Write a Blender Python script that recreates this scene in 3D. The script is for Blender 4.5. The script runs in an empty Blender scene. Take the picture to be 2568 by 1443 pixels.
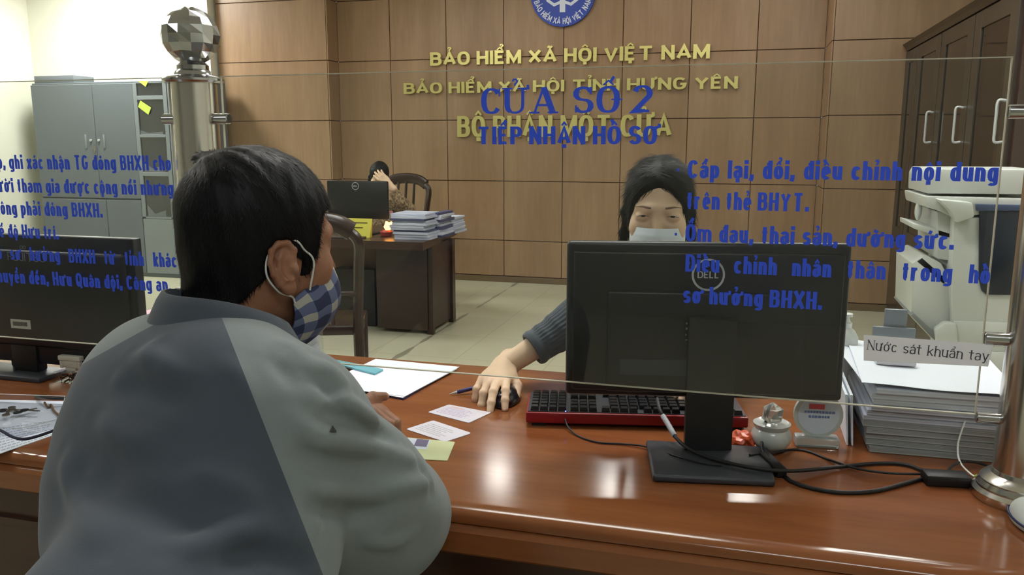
import bpy, bmesh, math, random, unicodedata
import numpy as np
from mathutils import Vector, Matrix
random.seed(7); np.random.seed(7)
scene = bpy.context.scene
COL = scene.collection

# ------------------------------------------------------------------ camera
IW, IH, FPX = 2568, 1443, 2050.0
YAW, PIT, ZC = math.radians(15.7), math.radians(10.1), 1.37
cam = bpy.data.cameras.new('camera'); camo = bpy.data.objects.new('camera', cam); COL.objects.link(camo)
cam.sensor_width = 36; cam.lens = FPX / IW * 36; cam.clip_start = 0.02
camo.location = (0, 0, ZC); camo.rotation_euler = (math.pi/2 - PIT, 0, YAW)
scene.camera = camo

# ------------------------------------------------------------------ world, exposure
world = bpy.data.worlds.new('world'); scene.world = world; world.use_nodes = True
world.node_tree.nodes['Background'].inputs[0].default_value = (0.8, 0.85, 1, 1)
world.node_tree.nodes['Background'].inputs[1].default_value = 0.15
vs = scene.view_settings
vs.view_transform = 'Standard'; vs.look = 'None'; vs.gamma = 1; vs.use_curve_mapping = False
vs.exposure = 1.25
LAMP = 9.0          # brightness of the ceiling lamps

# ------------------------------------------------------------------ measuring: a line of sight met with a plane
FW = np.array([-math.sin(YAW)*math.cos(PIT), math.cos(YAW)*math.cos(PIT), -math.sin(PIT)])
RT = np.array([math.cos(YAW), math.sin(YAW), 0.0]); UP = np.cross(RT, FW); CP = np.array([0, 0, ZC])
def ray(x, y): return FW*FPX + RT*(x-IW/2) - UP*(y-IH/2)
def PZ(x, y, z): d = ray(x, y); return CP + d*(z-ZC)/d[2]
def PY(x, y, Y): d = ray(x, y); return CP + d*Y/d[1]
def PX(x, y, X): d = ray(x, y); return CP + d*X/d[0]
def PD(x, y, D): d = ray(x, y); return CP + d*D/FPX

# ------------------------------------------------------------------ materials
MATS = {}
def S(r, g, b):
    f = lambda c: (c/255/12.92) if c/255 <= .04045 else ((c/255+.055)/1.055)**2.4
    return (f(r), f(g), f(b), 1)
def mat(name, col, rough=.5, metal=0, spec=.5, noise=0, nscale=(8, 8, 8), col2=None, bump=0, bscale=(60, 60, 60),
        emit=0, trans=0, coat=0, ior=1.45, sss=0, sheen=0, alpha=1):
    if name in MATS: return MATS[name]
    m = bpy.data.materials.new(name); m.use_nodes = True; nt = m.node_tree; b = nt.nodes['Principled BSDF']
    b.inputs['Base Color'].default_value = col; b.inputs['Roughness'].default_value = rough
    b.inputs['Metallic'].default_value = metal; b.inputs['Specular IOR Level'].default_value = spec
    b.inputs['Coat Weight'].default_value = coat; b.inputs['IOR'].default_value = ior; b.inputs['Coat Roughness'].default_value = .06
    b.inputs['Transmission Weight'].default_value = trans; b.inputs['Sheen Weight'].default_value = sheen
    b.inputs['Alpha'].default_value = alpha
    if sss: b.inputs['Subsurface Weight'].default_value = sss; b.inputs['Subsurface Radius'].default_value = (.01, .004, .002)
    if emit: b.inputs['Emission Color'].default_value = col; b.inputs['Emission Strength'].default_value = emit
    tc = nt.nodes.new('ShaderNodeTexCoord')
    def nz(scale, detail=4):
        mp = nt.nodes.new('ShaderNodeMapping'); mp.inputs['Scale'].default_value = scale
        nt.links.new(tc.outputs['Object'], mp.inputs[0])
        n = nt.nodes.new('ShaderNodeTexNoise'); n.inputs['Scale'].default_value = 1; n.inputs['Detail'].default_value = detail
        nt.links.new(mp.outputs[0], n.inputs['Vector']); return n
    if noise or col2:
        n = nz(nscale); mx = nt.nodes.new('ShaderNodeMix'); mx.data_type = 'RGBA'
        c2 = col2 or tuple(c*(1-noise) for c in col[:3]) + (1,)
        rp = nt.nodes.new('ShaderNodeValToRGB'); rp.color_ramp.elements[0].position = .35; rp.color_ramp.elements[1].position = .65
        nt.links.new(n.outputs[0], rp.inputs[0]); nt.links.new(rp.outputs[0], mx.inputs[0])
        mx.inputs[6].default_value = col; mx.inputs[7].default_value = c2
        nt.links.new(mx.outputs[2], b.inputs['Base Color'])
    if bump:
        n = nz(bscale, 3); bp = nt.nodes.new('ShaderNodeBump'); bp.inputs['Strength'].default_value = min(1, bump); bp.inputs['Distance'].default_value = .002
        nt.links.new(n.outputs[0], bp.inputs['Height']); nt.links.new(bp.outputs[0], b.inputs['Normal'])
    MATS[name] = m; return m

def glass_mat(name, tint, refl=1.0):
    """thin pane: straight-through tint plus a Schlick reflection from both faces"""
    if name in MATS: return MATS[name]
    m = bpy.data.materials.new(name); m.use_nodes = True; nt = m.node_tree; nt.nodes.clear()
    out = nt.nodes.new('ShaderNodeOutputMaterial'); tr = nt.nodes.new('ShaderNodeBsdfTransparent'); gl = nt.nodes.new('ShaderNodeBsdfGlossy')
    tr.inputs[0].default_value = tint; gl.inputs['Roughness'].default_value = .015; gl.inputs[0].default_value = (1, 1, 1, 1)
    ge = nt.nodes.new('ShaderNodeNewGeometry'); dt = nt.nodes.new('ShaderNodeVectorMath'); dt.operation = 'DOT_PRODUCT'
    nt.links.new(ge.outputs['Normal'], dt.inputs[0]); nt.links.new(ge.outputs['Incoming'], dt.inputs[1])
    def M(op, a, bv=None):
        n = nt.nodes.new('ShaderNodeMath'); n.operation = op
        for i, v in enumerate((a, bv)):
            if v is None: continue
            if isinstance(v, (int, float)): n.inputs[i].default_value = v
            else: nt.links.new(v, n.inputs[i])
        return n.outputs[0]
    a = M('ABSOLUTE', dt.outputs['Value']); p = M('POWER', M('SUBTRACT', 1.0, a), 5.0)
    fac = M('MULTIPLY', M('ADD', M('MULTIPLY', p, .96), .04), refl)
    mx = nt.nodes.new('ShaderNodeMixShader'); nt.links.new(fac, mx.inputs[0]); nt.links.new(tr.outputs[0], mx.inputs[1]); nt.links.new(gl.outputs[0], mx.inputs[2])
    nt.links.new(mx.outputs[0], out.inputs[0]); MATS[name] = m; return m

def wood_mat(name, c1, c2, c3, gs, rough=.35, coat=0, fleck=0, spec=.5, coat_rough=.06):
    """grain runs along the axis whose scale in gs is small"""
    if name in MATS: return MATS[name]
    m = bpy.data.materials.new(name); m.use_nodes = True; nt = m.node_tree; b = nt.nodes['Principled BSDF']; L = nt.links
    tc = nt.nodes.new('ShaderNodeTexCoord')
    def nz(s, d):
        mp = nt.nodes.new('ShaderNodeMapping'); mp.inputs['Scale'].default_value = s; L.new(tc.outputs['Object'], mp.inputs[0])
        n = nt.nodes.new('ShaderNodeTexNoise'); n.inputs['Scale'].default_value = 1; n.inputs['Detail'].default_value = d; L.new(mp.outputs[0], n.inputs['Vector']); return n.outputs[0]
    a = nz(gs, 5); f = nz(tuple(g*7 for g in gs), 3)
    r = nt.nodes.new('ShaderNodeValToRGB'); e = r.color_ramp.elements; e[0].position = .3; e[0].color = c1; e[1].position = .72; e[1].color = c3
    k = r.color_ramp.elements.new(.5); k.color = c2; L.new(a, r.inputs[0])
    mx = nt.nodes.new('ShaderNodeMix'); mx.data_type = 'RGBA'; mx.blend_type = 'MULTIPLY'; mx.inputs[0].default_value = .35
    L.new(r.outputs[0], mx.inputs[6]); r2 = nt.nodes.new('ShaderNodeValToRGB'); r2.color_ramp.elements[0].color = (.6, .6, .6, 1); r2.color_ramp.elements[0].position = .3; r2.color_ramp.elements[1].position = .7
    L.new(f, r2.inputs[0]); L.new(r2.outputs[0], mx.inputs[7]); L.new(mx.outputs[2], b.inputs['Base Color'])
    b.inputs['Roughness'].default_value = rough; b.inputs['Coat Weight'].default_value = coat; b.inputs['Coat Roughness'].default_value = coat_rough; b.inputs['Specular IOR Level'].default_value = spec
    MATS[name] = m; return m

# ------------------------------------------------------------------ geometry helper
class Geo:
    def __init__(s): s.v = []; s.f = []; s.m = []; s.M = Matrix.Identity(4); s.mi = 0
    def add(s, vs_, fs, mi=None):
        b = len(s.v); s.v += [tuple(s.M @ Vector(v)) for v in vs_]
        s.f += [tuple(b+i for i in f) for f in fs]; s.m += [s.mi if mi is None else mi]*len(fs)
    def addbm(s, bm, mi=None):
        bm.verts.index_update(); s.add([v.co.copy() for v in bm.verts], [[v.index for v in f.verts] for f in bm.faces], mi); bm.free()
    def box(s, x0, x1, y0, y1, z0, z1, bev=0, seg=2, mi=None):
        bm = bmesh.new(); bmesh.ops.create_cube(bm, size=1)
        for v in bm.verts: v.co = Vector(((x0+x1)/2+v.co.x*(x1-x0), (y0+y1)/2+v.co.y*(y1-y0), (z0+z1)/2+v.co.z*(z1-z0)))
        if bev: bmesh.ops.bevel(bm, geom=bm.edges[:], offset=bev, segments=seg, profile=.5, affect='EDGES')
        s.addbm(bm, mi); return s
    def obox(s, c, ax, ay, az, hx, hy, hz, bev=0, seg=2, mi=None):
        old = s.M; ax, ay, az = (Vector(tuple(a)).normalized() for a in (ax, ay, az))
        T = Matrix((ax, ay, az)).transposed().to_4x4(); T.translation = Vector(tuple(c)); s.M = old @ T
        s.box(-hx, hx, -hy, hy, -hz, hz, bev, seg, mi); s.M = old; return s
    def ring_skin(s, rings, closed=True, caps=True, mi=None):
        n = len(rings[0]); vs_ = [p for r in rings for p in r]; fs = []
        for i in range(len(rings)-1):
            for j in range(n if closed else n-1):
                k = (j+1) % n; fs.append((i*n+j, i*n+k, (i+1)*n+k, (i+1)*n+j))
        if caps and closed: fs.append(tuple(reversed(range(n)))); fs.append(tuple((len(rings)-1)*n+j for j in range(n)))
        s.add(vs_, fs, mi); return s
    def tube(s, pts, r, n=10, mi=None, caps=True, flat=1.0):
        pts = [Vector(tuple(p)) for p in pts]; rs = r if hasattr(r, '__len__') else [r]*len(pts); rings = []; up = None
        for i, p in enumerate(pts):
            t = (pts[min(i+1, len(pts)-1)]-pts[max(i-1, 0)]).normalized()
            if up is None: up = Vector((0, 0, 1)) if abs(t.z) < .9 else Vector((1, 0, 0))
            a = t.cross(up).normalized(); up = a.cross(t).normalized()
            rings.append([p+(a*math.cos(q)+up*math.sin(q)*flat)*rs[i] for q in (2*math.pi*k/n for k in range(n))])
        return s.ring_skin(rings, caps=caps, mi=mi)
    def cyl(s, p0, p1, r0, r1=None, n=24, mi=None): return s.tube([p0, p1], [r0, r0 if r1 is None else r1], n, mi)
    def lathe(s, prof, c=(0, 0, 0), n=40, mi=None, caps=True):
        rings = [[(c[0]+r*math.cos(2*math.pi*k/n), c[1]+r*math.sin(2*math.pi*k/n), c[2]+z) for k in range(n)] for r, z in prof]
        return s.ring_skin(rings, caps=caps, mi=mi)
    def prism(s, poly, d0, d1, o=(0, 0, 0), u=(1, 0, 0), v=(0, 0, 1), w=(0, 1, 0), mi=None):
        o, u, v, w = (Vector(tuple(a)) for a in (o, u, v, w)); n = len(poly)
        vs_ = [o+u*a+v*b+w*d for d in (d0, d1) for a, b in poly]
        s.add(vs_, [tuple(range(n)), tuple(range(2*n-1, n-1, -1))]+[(i, n+i, n+(i+1) % n, (i+1) % n) for i in range(n)], mi); return s
    def grid(s, P, mi=None, flip=False):
        nu, nv = len(P), len(P[0]); fs = []
        for i in range(nu-1):
            for j in range(nv-1):
                q = (i*nv+j, (i+1)*nv+j, (i+1)*nv+j+1, i*nv+j+1); fs.append(tuple(reversed(q)) if flip else q)
        s.add([p for r in P for p in r], fs, mi); return s
    def obj(s, name, mats, parent=None, smooth=True, auto=35, **kw):
        me = bpy.data.meshes.new(name)
        me.from_pydata([tuple(v) for v in s.v], [], s.f)
        if not isinstance(mats, (list, tuple)): mats = [mats]
        for m in mats: me.materials.append(m)
        me.polygons.foreach_set('material_index', s.m)
        bm = bmesh.new(); bm.from_mesh(me); bmesh.ops.recalc_face_normals(bm, faces=bm.faces[:]) if kw.pop('recalc', True) else None
        ca = math.radians(auto)
        for e in bm.edges:
            if smooth and len(e.link_faces) == 2: e.smooth = e.calc_face_angle(0) < ca
        for f in bm.faces: f.smooth = smooth
        bm.to_mesh(me); bm.free()
        return finish(name, me, parent, **kw)
WM = {}
def finish(name, me, parent=None, origin=None, **kw):
    o = bpy.data.objects.new(name, me); COL.objects.link(o)
    if parent is not None:
        P = WM[parent.name]; me.transform(P.inverted()); o.parent = parent; WM[o.name] = P.copy()
    else:
        if origin is None and len(me.vertices):
            a = np.empty(len(me.vertices)*3); me.vertices.foreach_get('co', a); a = a.reshape(-1, 3)
            origin = ((a[:, 0].min()+a[:, 0].max())/2, (a[:, 1].min()+a[:, 1].max())/2, a[:, 2].min())
        T = Matrix.Translation(Vector(tuple(origin)) if origin is not None else Vector()); me.transform(T.inverted()); o.location = T.translation; WM[o.name] = T
    for k, v in kw.items(): o[k] = v
    return o
def thing(name, label, category, loc, group=None, rotz=0):
    o = bpy.data.objects.new(name, None); COL.objects.link(o); o.location = tuple(loc); o.rotation_euler = (0, 0, rotz)
    o.empty_display_size = .05; o['label'] = label; o['category'] = category
    if group: o['group'] = group
    WM[o.name] = Matrix.Translation(Vector(tuple(loc))) @ Matrix.Rotation(rotz, 4, 'Z'); return o
def tag(o, label=None, category=None, group=None, kind=None):
    for k, v in (('label', label), ('category', category), ('group', group), ('kind', kind)):
        if v: o[k] = v
    return o
def copy_tree(o, parent=None):
    c = o.copy(); COL.objects.link(c)
    if parent is not None: c.parent = parent
    for ch in [x for x in bpy.data.objects if x.parent == o]: copy_tree(ch, c)
    return c
def spline(pts, n=8):
    P = [np.array(p, float) for p in pts]; P = [2*P[0]-P[1]]+P+[2*P[-1]-P[-2]]; out = []
    for i in range(1, len(P)-2):
        for k in range(n):
            t = k/n; a, b, c, d = P[i-1:i+3]
            out.append(.5*((2*b)+(-a+c)*t+(2*a-5*b+4*c-d)*t*t+(-a+3*b-3*c+d)*t**3))
    out.append(P[-2]); return out

# ------------------------------------------------------------------ lettering: strokes of a drawn alphabet
def arc(cx, cy, rx, ry, a0, a1, n=9, p=2.4):
    o = []
    for i in range(n+1):
        a = math.radians(a0+(a1-a0)*i/n); c, q = math.cos(a), math.sin(a)
        o.append((cx+rx*math.copysign(abs(c)**(2/p), c), cy+ry*math.copysign(abs(q)**(2/p), q)))
    return o
GL = {}
def _gl():
    U = GL
    U['A'] = (1.0, [[(0, 0), (.5, 1), (1, 0)], [(.17, .3), (.83, .3)]])
    U['B'] = (.85, [[(0, 0), (0, 1)], [(0, 1)]+arc(.5, .77, .42, .23, 90, -90)+[(0, .54)], [(0, .54)]+arc(.55, .27, .45, .27, 90, -90)+[(0, 0)]])
    U['C'] = (.85, [arc(.5, .5, .5, .5, 35, 325, 14)])
    U['D'] = (.9, [[(0, 0), (0, 1)], [(0, 1)]+arc(.45, .5, .55, .5, 90, -90)+[(0, 0)]])
    U['Đ'] = (.9, U['D'][1]+[[(-.25, .5), (.4, .5)]])
    U['E'] = (.7, [[(1, 1), (0, 1), (0, 0), (1, 0)], [(0, .52), (.85, .52)]])
    U['F'] = (.7, [[(1, 1), (0, 1), (0, 0)], [(0, .52), (.85, .52)]])
    U['G'] = (.9, [arc(.5, .5, .5, .5, 40, 330, 14)+[(1, .45), (.55, .45)]])
    U['H'] = (.85, [[(0, 0), (0, 1)], [(1, 0), (1, 1)], [(0, .52), (1, .52)]])
    U['I'] = (0, [[(0, 0), (0, 1)]])
    U['J'] = (.6, [[(1, 1)]+arc(.5, .3, .5, .3, 0, -160)])
    U['K'] = (.85, [[(0, 0), (0, 1)], [(1, 1), (.05, .42)], [(.3, .58), (1, 0)]])
    U['L'] = (.65, [[(0, 1), (0, 0), (1, 0)]])
    U['M'] = (1.1, [[(0, 0), (0, 1)], [(0, 1), (.5, .15), (1, 1)], [(1, 1), (1, 0)]])
    U['N'] = (.85, [[(0, 0), (0, 1)], [(0, 1), (1, 0)], [(1, 0), (1, 1)]])
    U['O'] = (.92, [arc(.5, .5, .5, .5, 0, 360, 20)])
    U['P'] = (.8, [[(0, 0), (0, 1)], [(0, 1)]+arc(.5, .74, .5, .26, 90, -90)+[(0, .48)]])
    U['Q'] = (.92, [arc(.5, .5, .5, .5, 0, 360, 20), [(.6, .28), (1.05, -.1)]])
    U['S'] = (.8, [arc(.5, .75, .5, .25, 20, 270, 10, 2.1)[:-1]+arc(.5, .25, .5, .25, 90, -160, 10, 2.1)])
    U['T'] = (1.1, [[(0, 1), (1, 1)], [(.5, 1), (.5, 0)]])
    U['U'] = (.85, [[(0, 1)]+arc(.5, .33, .5, .33, 180, 360)+[(1, 1)]])
    U['V'] = (.95, [[(0, 1), (.5, 0), (1, 1)]])
    U['X'] = (.95, [[(0, 0), (1, 1)], [(0, 1), (1, 0)]])
    U['Y'] = (.95, [[(0, 1), (.5, .45), (1, 1)], [(.5, .45), (.5, 0)]])
    U['0'] = (.7, U['O'][1]); U['1'] = (.3, [[(0, .75), (1, 1), (1, 0)]])
    U['2'] = (.75, [arc(.5, .72, .5, .28, 165, -25, 9, 2)+[(0, 0), (1, 0)]])
    lo = {}
    lo['a'] = (.62, [arc(.5, .7, .5, .3, 160, 0)+[(1, 0)], [(1, .58), (.5, .58)]+arc(.45, .29, .45, .29, 90, 270)+[(.6, 0), (1, .16)]])
    lo['b'] = (.66, [[(0, 2), (0, 0)], arc(.5, .5, .5, .5, 0, 360, 16)])
    lo['c'] = (.6, [arc(.5, .5, .5, .5, 35, 325, 12)])
    lo['d'] = (.66, [[(1, 2), (1, 0)], arc(.5, .5, .5, .5, 0, 360, 16)])
    lo['đ'] = (.66, lo['d'][1]+[[(.35, 1.6), (1.25, 1.6)]])
    lo['e'] = (.62, [[(.05, .48), (.97, .48)], arc(.5, .5, .5, .5, -4, 318, 14)])
    lo['g'] = (.66, [[(1, 1), (1, -.5)]+arc(.5, -.5, .5, .5, 0, -150), arc(.5, .5, .5, .5, 0, 360, 16)])
    lo['h'] = (.64, [[(0, 2), (0, 0)], [(0, .6)]+arc(.5, .6, .5, .4, 180, 0)+[(1, 0)]])
    lo['i'] = (0, [[(0, 1), (0, 0)]]); lo['ı'] = (0, [[(0, 1), (0, 0)]])
    lo['k'] = (.62, [[(0, 2), (0, 0)], [(1, 1), (.05, .4)], [(.3, .58), (1, 0)]])
    lo['l'] = (0, [[(0, 2), (0, 0)]])
    lo['m'] = (1.45, [[(0, 1), (0, 0)], [(0, .6)]+arc(.25, .6, .25, .4, 180, 0)+[(.5, 0)], [(.5, .6)]+arc(.75, .6, .25, .4, 180, 0)+[(1, 0)]])
    lo['n'] = (.64, [[(0, 1), (0, 0)], [(0, .6)]+arc(.5, .6, .5, .4, 180, 0)+[(1, 0)]])
    lo['o'] = (.64, [arc(.5, .5, .5, .5, 0, 360, 16)])
    lo['p'] = (.66, [[(0, 1), (0, -1)], arc(.5, .5, .5, .5, 0, 360, 16)])
    lo['r'] = (.5, [[(0, 1), (0, 0)], [(0, .5)]+arc(1, .5, 1, .5, 180, 90)])
    lo['s'] = (.56, [arc(.5, .75, .5, .25, 20, 270, 8, 2.1)[:-1]+arc(.5, .25, .5, .25, 90, -160, 8, 2.1)])
    lo['t'] = (.40, [[(.4, 1.75), (.4, .3)]+arc(.85, .3, .45, .3, 180, 270)[1:], [(-.45, 1), (1.25, 1)]])
    lo['u'] = (.64, [[(0, 1)]+arc(.5, .4, .5, .4, 180, 360), [(1, 1), (1, 0)]])
    lo['v'] = (.66, [[(0, 1), (.5, 0), (1, 1)]])
    lo['x'] = (.68, [[(0, 0), (1, 1)], [(0, 1), (1, 0)]])
    lo['y'] = (.68, [[(0, 1), (.55, 0)], [(1, 1), (.35, -1), (0, -1)]])
    lo['.'] = (0, [[(0, 0), (0, .18)]]); lo[','] = (0, [[(0, .16), (0, 0), (-.14, -.5)]]); lo[';'] = lo[',']
    lo['-'] = (.36, [[(0, .55), (1, .55)]])
    for k, v in lo.items(): U[k] = v
_gl()
LOWER = set('abcdđeghiıklmnoprstuvxy.,;-')
def stroke(pts, tx, ty):
    P = [np.array(p, float) for p in pts]; P = [P[0]]+[b for a, b in zip(P[:-1], P[1:]) if np.linalg.norm(b-a) > 1e-5]; n = len(P)
    if n < 2: return []
    closed = n > 3 and np.linalg.norm(P[0]-P[-1]) < 1e-6
    if closed: P = P[:-1]; n -= 1
    def nrm(a, b):
        d = b-a; l = np.linalg.norm(d); d = d/(l if l > 1e-9 else 1); return np.array([-d[1], d[0]])
    L, R = [], []
    for i in range(n):
        if closed: n1, n2 = nrm(P[i-1], P[i]), nrm(P[i], P[(i+1) % n])
        else: n1 = nrm(P[i-1], P[i]) if i else nrm(P[0], P[1]); n2 = nrm(P[i], P[i+1]) if i < n-1 else n1
        m = n1+n2; l = np.linalg.norm(m); m = m/l if l > .2 else n1
        hw = .5*math.sqrt((tx*m[0])**2+(ty*m[1])**2)/max(.45, float(m@n1)); L.append(P[i]+m*hw); R.append(P[i]-m*hw)
    if closed: L.append(L[0]); R.append(R[0])
    out = []
    ar = lambda a, b, c: (b[0]-a[0])*(c[1]-a[1])-(b[1]-a[1])*(c[0]-a[0])
    for i in range(len(L)-1):
        a, b, c, d = L[i], L[i+1], R[i+1], R[i]
        if ar(a, b, c)*ar(a, c, d) <= 0 or ar(b, c, d)*ar(b, d, a) <= 0:
            if np.linalg.norm(c-d) < np.linalg.norm(a-b): m = (c+d)/2; c, d = m+(b-m)*.01, m+(a-m)*.01
            else: m = (a+b)/2; a, b = m+(d-m)*.01, m+(c-m)*.01
        out.append((a, b, c, d))
    return out
def glyph(ch, xs, tx, ty, serif=False):
    """quads of one letter (cap height 1) and its advance"""
    dec = unicodedata.normalize('NFD', ch); base = dec[0]; marks = [c for c in dec[1:]]
    if ch in 'đĐ': base = ch
    above = [m for m in marks if m not in '\u0323\u031b']
    if base == 'i' and above: base = 'ı'
    if base not in GL: return [], .35*xs+tx
    w, strokes = GL[base]; w = w*xs; low = base in LOWER; xh = .72; q = []
    def my(y):
        if not low: return ty/2+y*(1-ty)
        a, b = ty/2, xh-ty/2
        if y > 1: return b+(1-ty/2-b)*(y-1)
        if y < 0: return a+y*.22
        return a+y*(b-a)
    mxx = lambda x: tx/2+x*w if w else tx/2+x*.5*xs
    for s in strokes:
        pts = [(mxx(x), my(y)) for x, y in s]
        if ch == '-' or base == '.': pass
        ext = list(pts)
        if len(s) == 2 or (s[0][0] == s[1][0]):   # let straight ends reach the full height
            def push(e, i, j):
                a, b = np.array(e[i]), np.array(e[j]); d = a-b; l = np.linalg.norm(d)
                if l > 0 and abs(d[1])/l > .8: e[i] = tuple(a+d/l*ty/2)
            if abs(pts[0][1]-pts[1][1]) > .02: push(ext, 0, 1)
            if abs(pts[-1][1]-pts[-2][1]) > .02: push(ext, -1, -2)
        elif len(s) in (3, 4) and base in 'AVEFYLMNXK':
            pass
        thin = serif and ((base in 'A' and s is strokes[1]) or (base == 'N' and s is not strokes[1]) or (base == 'U' and False))
        if serif and base == 'A' and s is strokes[0]:
            q += stroke([(pts[0][0], 0), (pts[1][0], 1)], tx*.42, ty); q += stroke([(pts[1][0], 1), (pts[2][0], 0)], tx*1.1, ty)
        elif serif and base == 'U':
            q += stroke(ext[:5], tx, ty); q += stroke(ext[4:], tx*.55, ty)
        else: q += stroke(ext, tx*(.45 if thin else 1), ty)
        if serif and base not in '-.,':
            for e, o in ((ext[0], ext[1]), (ext[-1], ext[-2])):
                if abs(e[0]-o[0]) < abs(e[1]-o[1])*.55+1e-6 and base not in 'S2Ccsage':
                    yy = min(max(e[1], ty*.35), 1-ty*.35) if not low else e[1]; hw = tx*.95
                    q += stroke([(e[0]-hw, yy), (e[0]+hw, yy)], ty*.6, ty*.6)
    if serif and base == 'A':
        for x in (mxx(0), mxx(1)): q += stroke([(x-tx*.8, ty*.3), (x+tx*.8, ty*.3)], ty*.6, ty*.6)
    if serif and base == 'C': q += stroke([(mxx(1.02), .98), (mxx(1.02), .68)], tx*.3, ty)
    if serif and base == 'S': q += stroke([(mxx(.98), .98), (mxx(.98), .7)], tx*.3, ty); q += stroke([(mxx(.02), .02), (mxx(.02), .3)], tx*.3, ty)
    top = (1.0 if (not low or base in 'bdhkl') else xh)+.05; cx = tx/2+w/2; mt = min(tx, ty*1.6)*.62; y0 = top; k = min(1, xs*1.2)
    if base == 'i': q += stroke([(cx if w else tx/2, xh+.09), (cx if w else tx/2, 1.02)], tx, ty)
    if w == 0: cx = tx/2
    for m in marks:
        if m == '\u0323': q += stroke([(cx, -.2), (cx, -.2+mt*1.5)], mt*1.6, mt*1.6)
        elif m == '\u031b':
            yb = xh if low else 1; q += stroke([(cx+w/2, yb-ty*.8), (cx+w/2+tx*.95, yb-ty*.3), (cx+w/2+tx*.9, yb+.1)], mt*1.1, mt*1.1)
        elif m == '\u0302': q += stroke([(cx-.22*k, y0-.01), (cx, y0+.15), (cx+.22*k, y0-.01)], mt*.72, mt*.72); y0 += .1; circ = True
        elif m == '\u0306': q += stroke([(cx-.15*k, y0+.12), (cx, y0+.02), (cx+.15*k, y0+.12)], mt, mt); y0 += .12
        elif m == '\u0303': q += stroke([(cx-.18*k, y0+.03), (cx-.08*k, y0+.12), (cx+.06*k, y0+.05), (cx+.17*k, y0+.14)], mt, mt)
        elif m in '\u0301\u0300\u0309':
            ox = .14*k if '\u0302' in marks else 0
            if m == '\u0301': q += stroke([(cx+ox-.04*k, y0+.02), (cx+ox+.1*k, y0+.2)], mt*1.2, mt*1.2)
            elif m == '\u0300': q += stroke([(cx-ox+.04*k, y0+.02), (cx-ox-.1*k, y0+.2)], mt*1.2, mt*1.2)
            else: q += stroke([(cx+ox-.11*k, y0+.19), (cx+ox-.06*k, y0+.27), (cx+ox+.05*k, y0+.27), (cx+ox+.11*k, y0+.20), (cx+ox+.07*k, y0+.13), (cx+ox, y0+.09), (cx+ox, y0+.02)], mt*.7, mt*.7)
    adv = w+tx
    if '\u031b' in marks: adv += tx*.6
    return q, adv
def layout(text, xs=.5, tx=.15, ty=.13, gap=.07, space=.3, serif=False):
    x = 0; out = []
    for ch in text:
        if ch == ' ': x += space; continue
        q, a = glyph(ch, xs, tx, ty, serif); out.append((x, q)); x += a+gap
    return out, x-gap
def letters(text, o, u, v, x0, x1, cap, depth, per=None, anchor=None, vis=None, **st):
    """Geo list, one per letter; the text spans x0..x1 along u from o, baseline at o, height cap along v, thickness towards u x v"""
    lay, W = layout(text, **st); u, v, o = (Vector(tuple(a)) for a in (u, v, o)); w = u.cross(v)
    if vis is not None:                                   # only the last part of the line is measured
        lw = layout(vis, **st)[1]; sc = (x1-x0)/lw; x0 = x1-W*sc
    else: sc = (x1-x0)/W
    gs = []
    for lx, qs in lay:
        g = Geo()
        for qi, q in enumerate(qs):
            dp = depth+qi*3e-5 if depth else 0; lf = w*(0 if depth else qi*2.5e-5)
            pts = [o+u*(x0+(lx+p[0])*sc)+v*(p[1]*cap)+lf for p in q]
            if depth == 0: g.add(pts, [(0, 1, 2, 3)])
            else:
                g.add([p for p in pts]+[p+w*dp for p in pts], [(3, 2, 1, 0), (4, 5, 6, 7)]+[(i, (i+1) % 4, (i+1) % 4+4, i+4) for i in range(4)])
        gs.append(g)
    return gs
def merge(gs):
    G = Geo()
    for g in gs: G.add([Vector(v) for v in g.v], g.f)
    return G

# ================================================================== ROOM
CEIL = 3.15; TOP = 0.80; YW = 7.689; YG = 1.42
XL, XR, YB = -7.46, 1.66, -3.6
cream = mat('cream_paint', S(228, 228, 213), .7, noise=.03, nscale=(2, 2, 2))
hallpaint = mat('hall_paint', S(158, 156, 148), .7)
ceilm = mat('ceiling_paint', S(226, 226, 220), .8)
panelwood = wood_mat('panel_wood', (.31, .19, .105, 1), (.35, .22, .125, 1), (.395, .255, .15, 1), (5, 5, .55), .38)
gapm = mat('panel_gap', S(70, 45, 25), .7)
def struct(name, G, m, **k): return tag(G.obj(name, m, smooth=False, **k), kind='structure')

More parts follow.
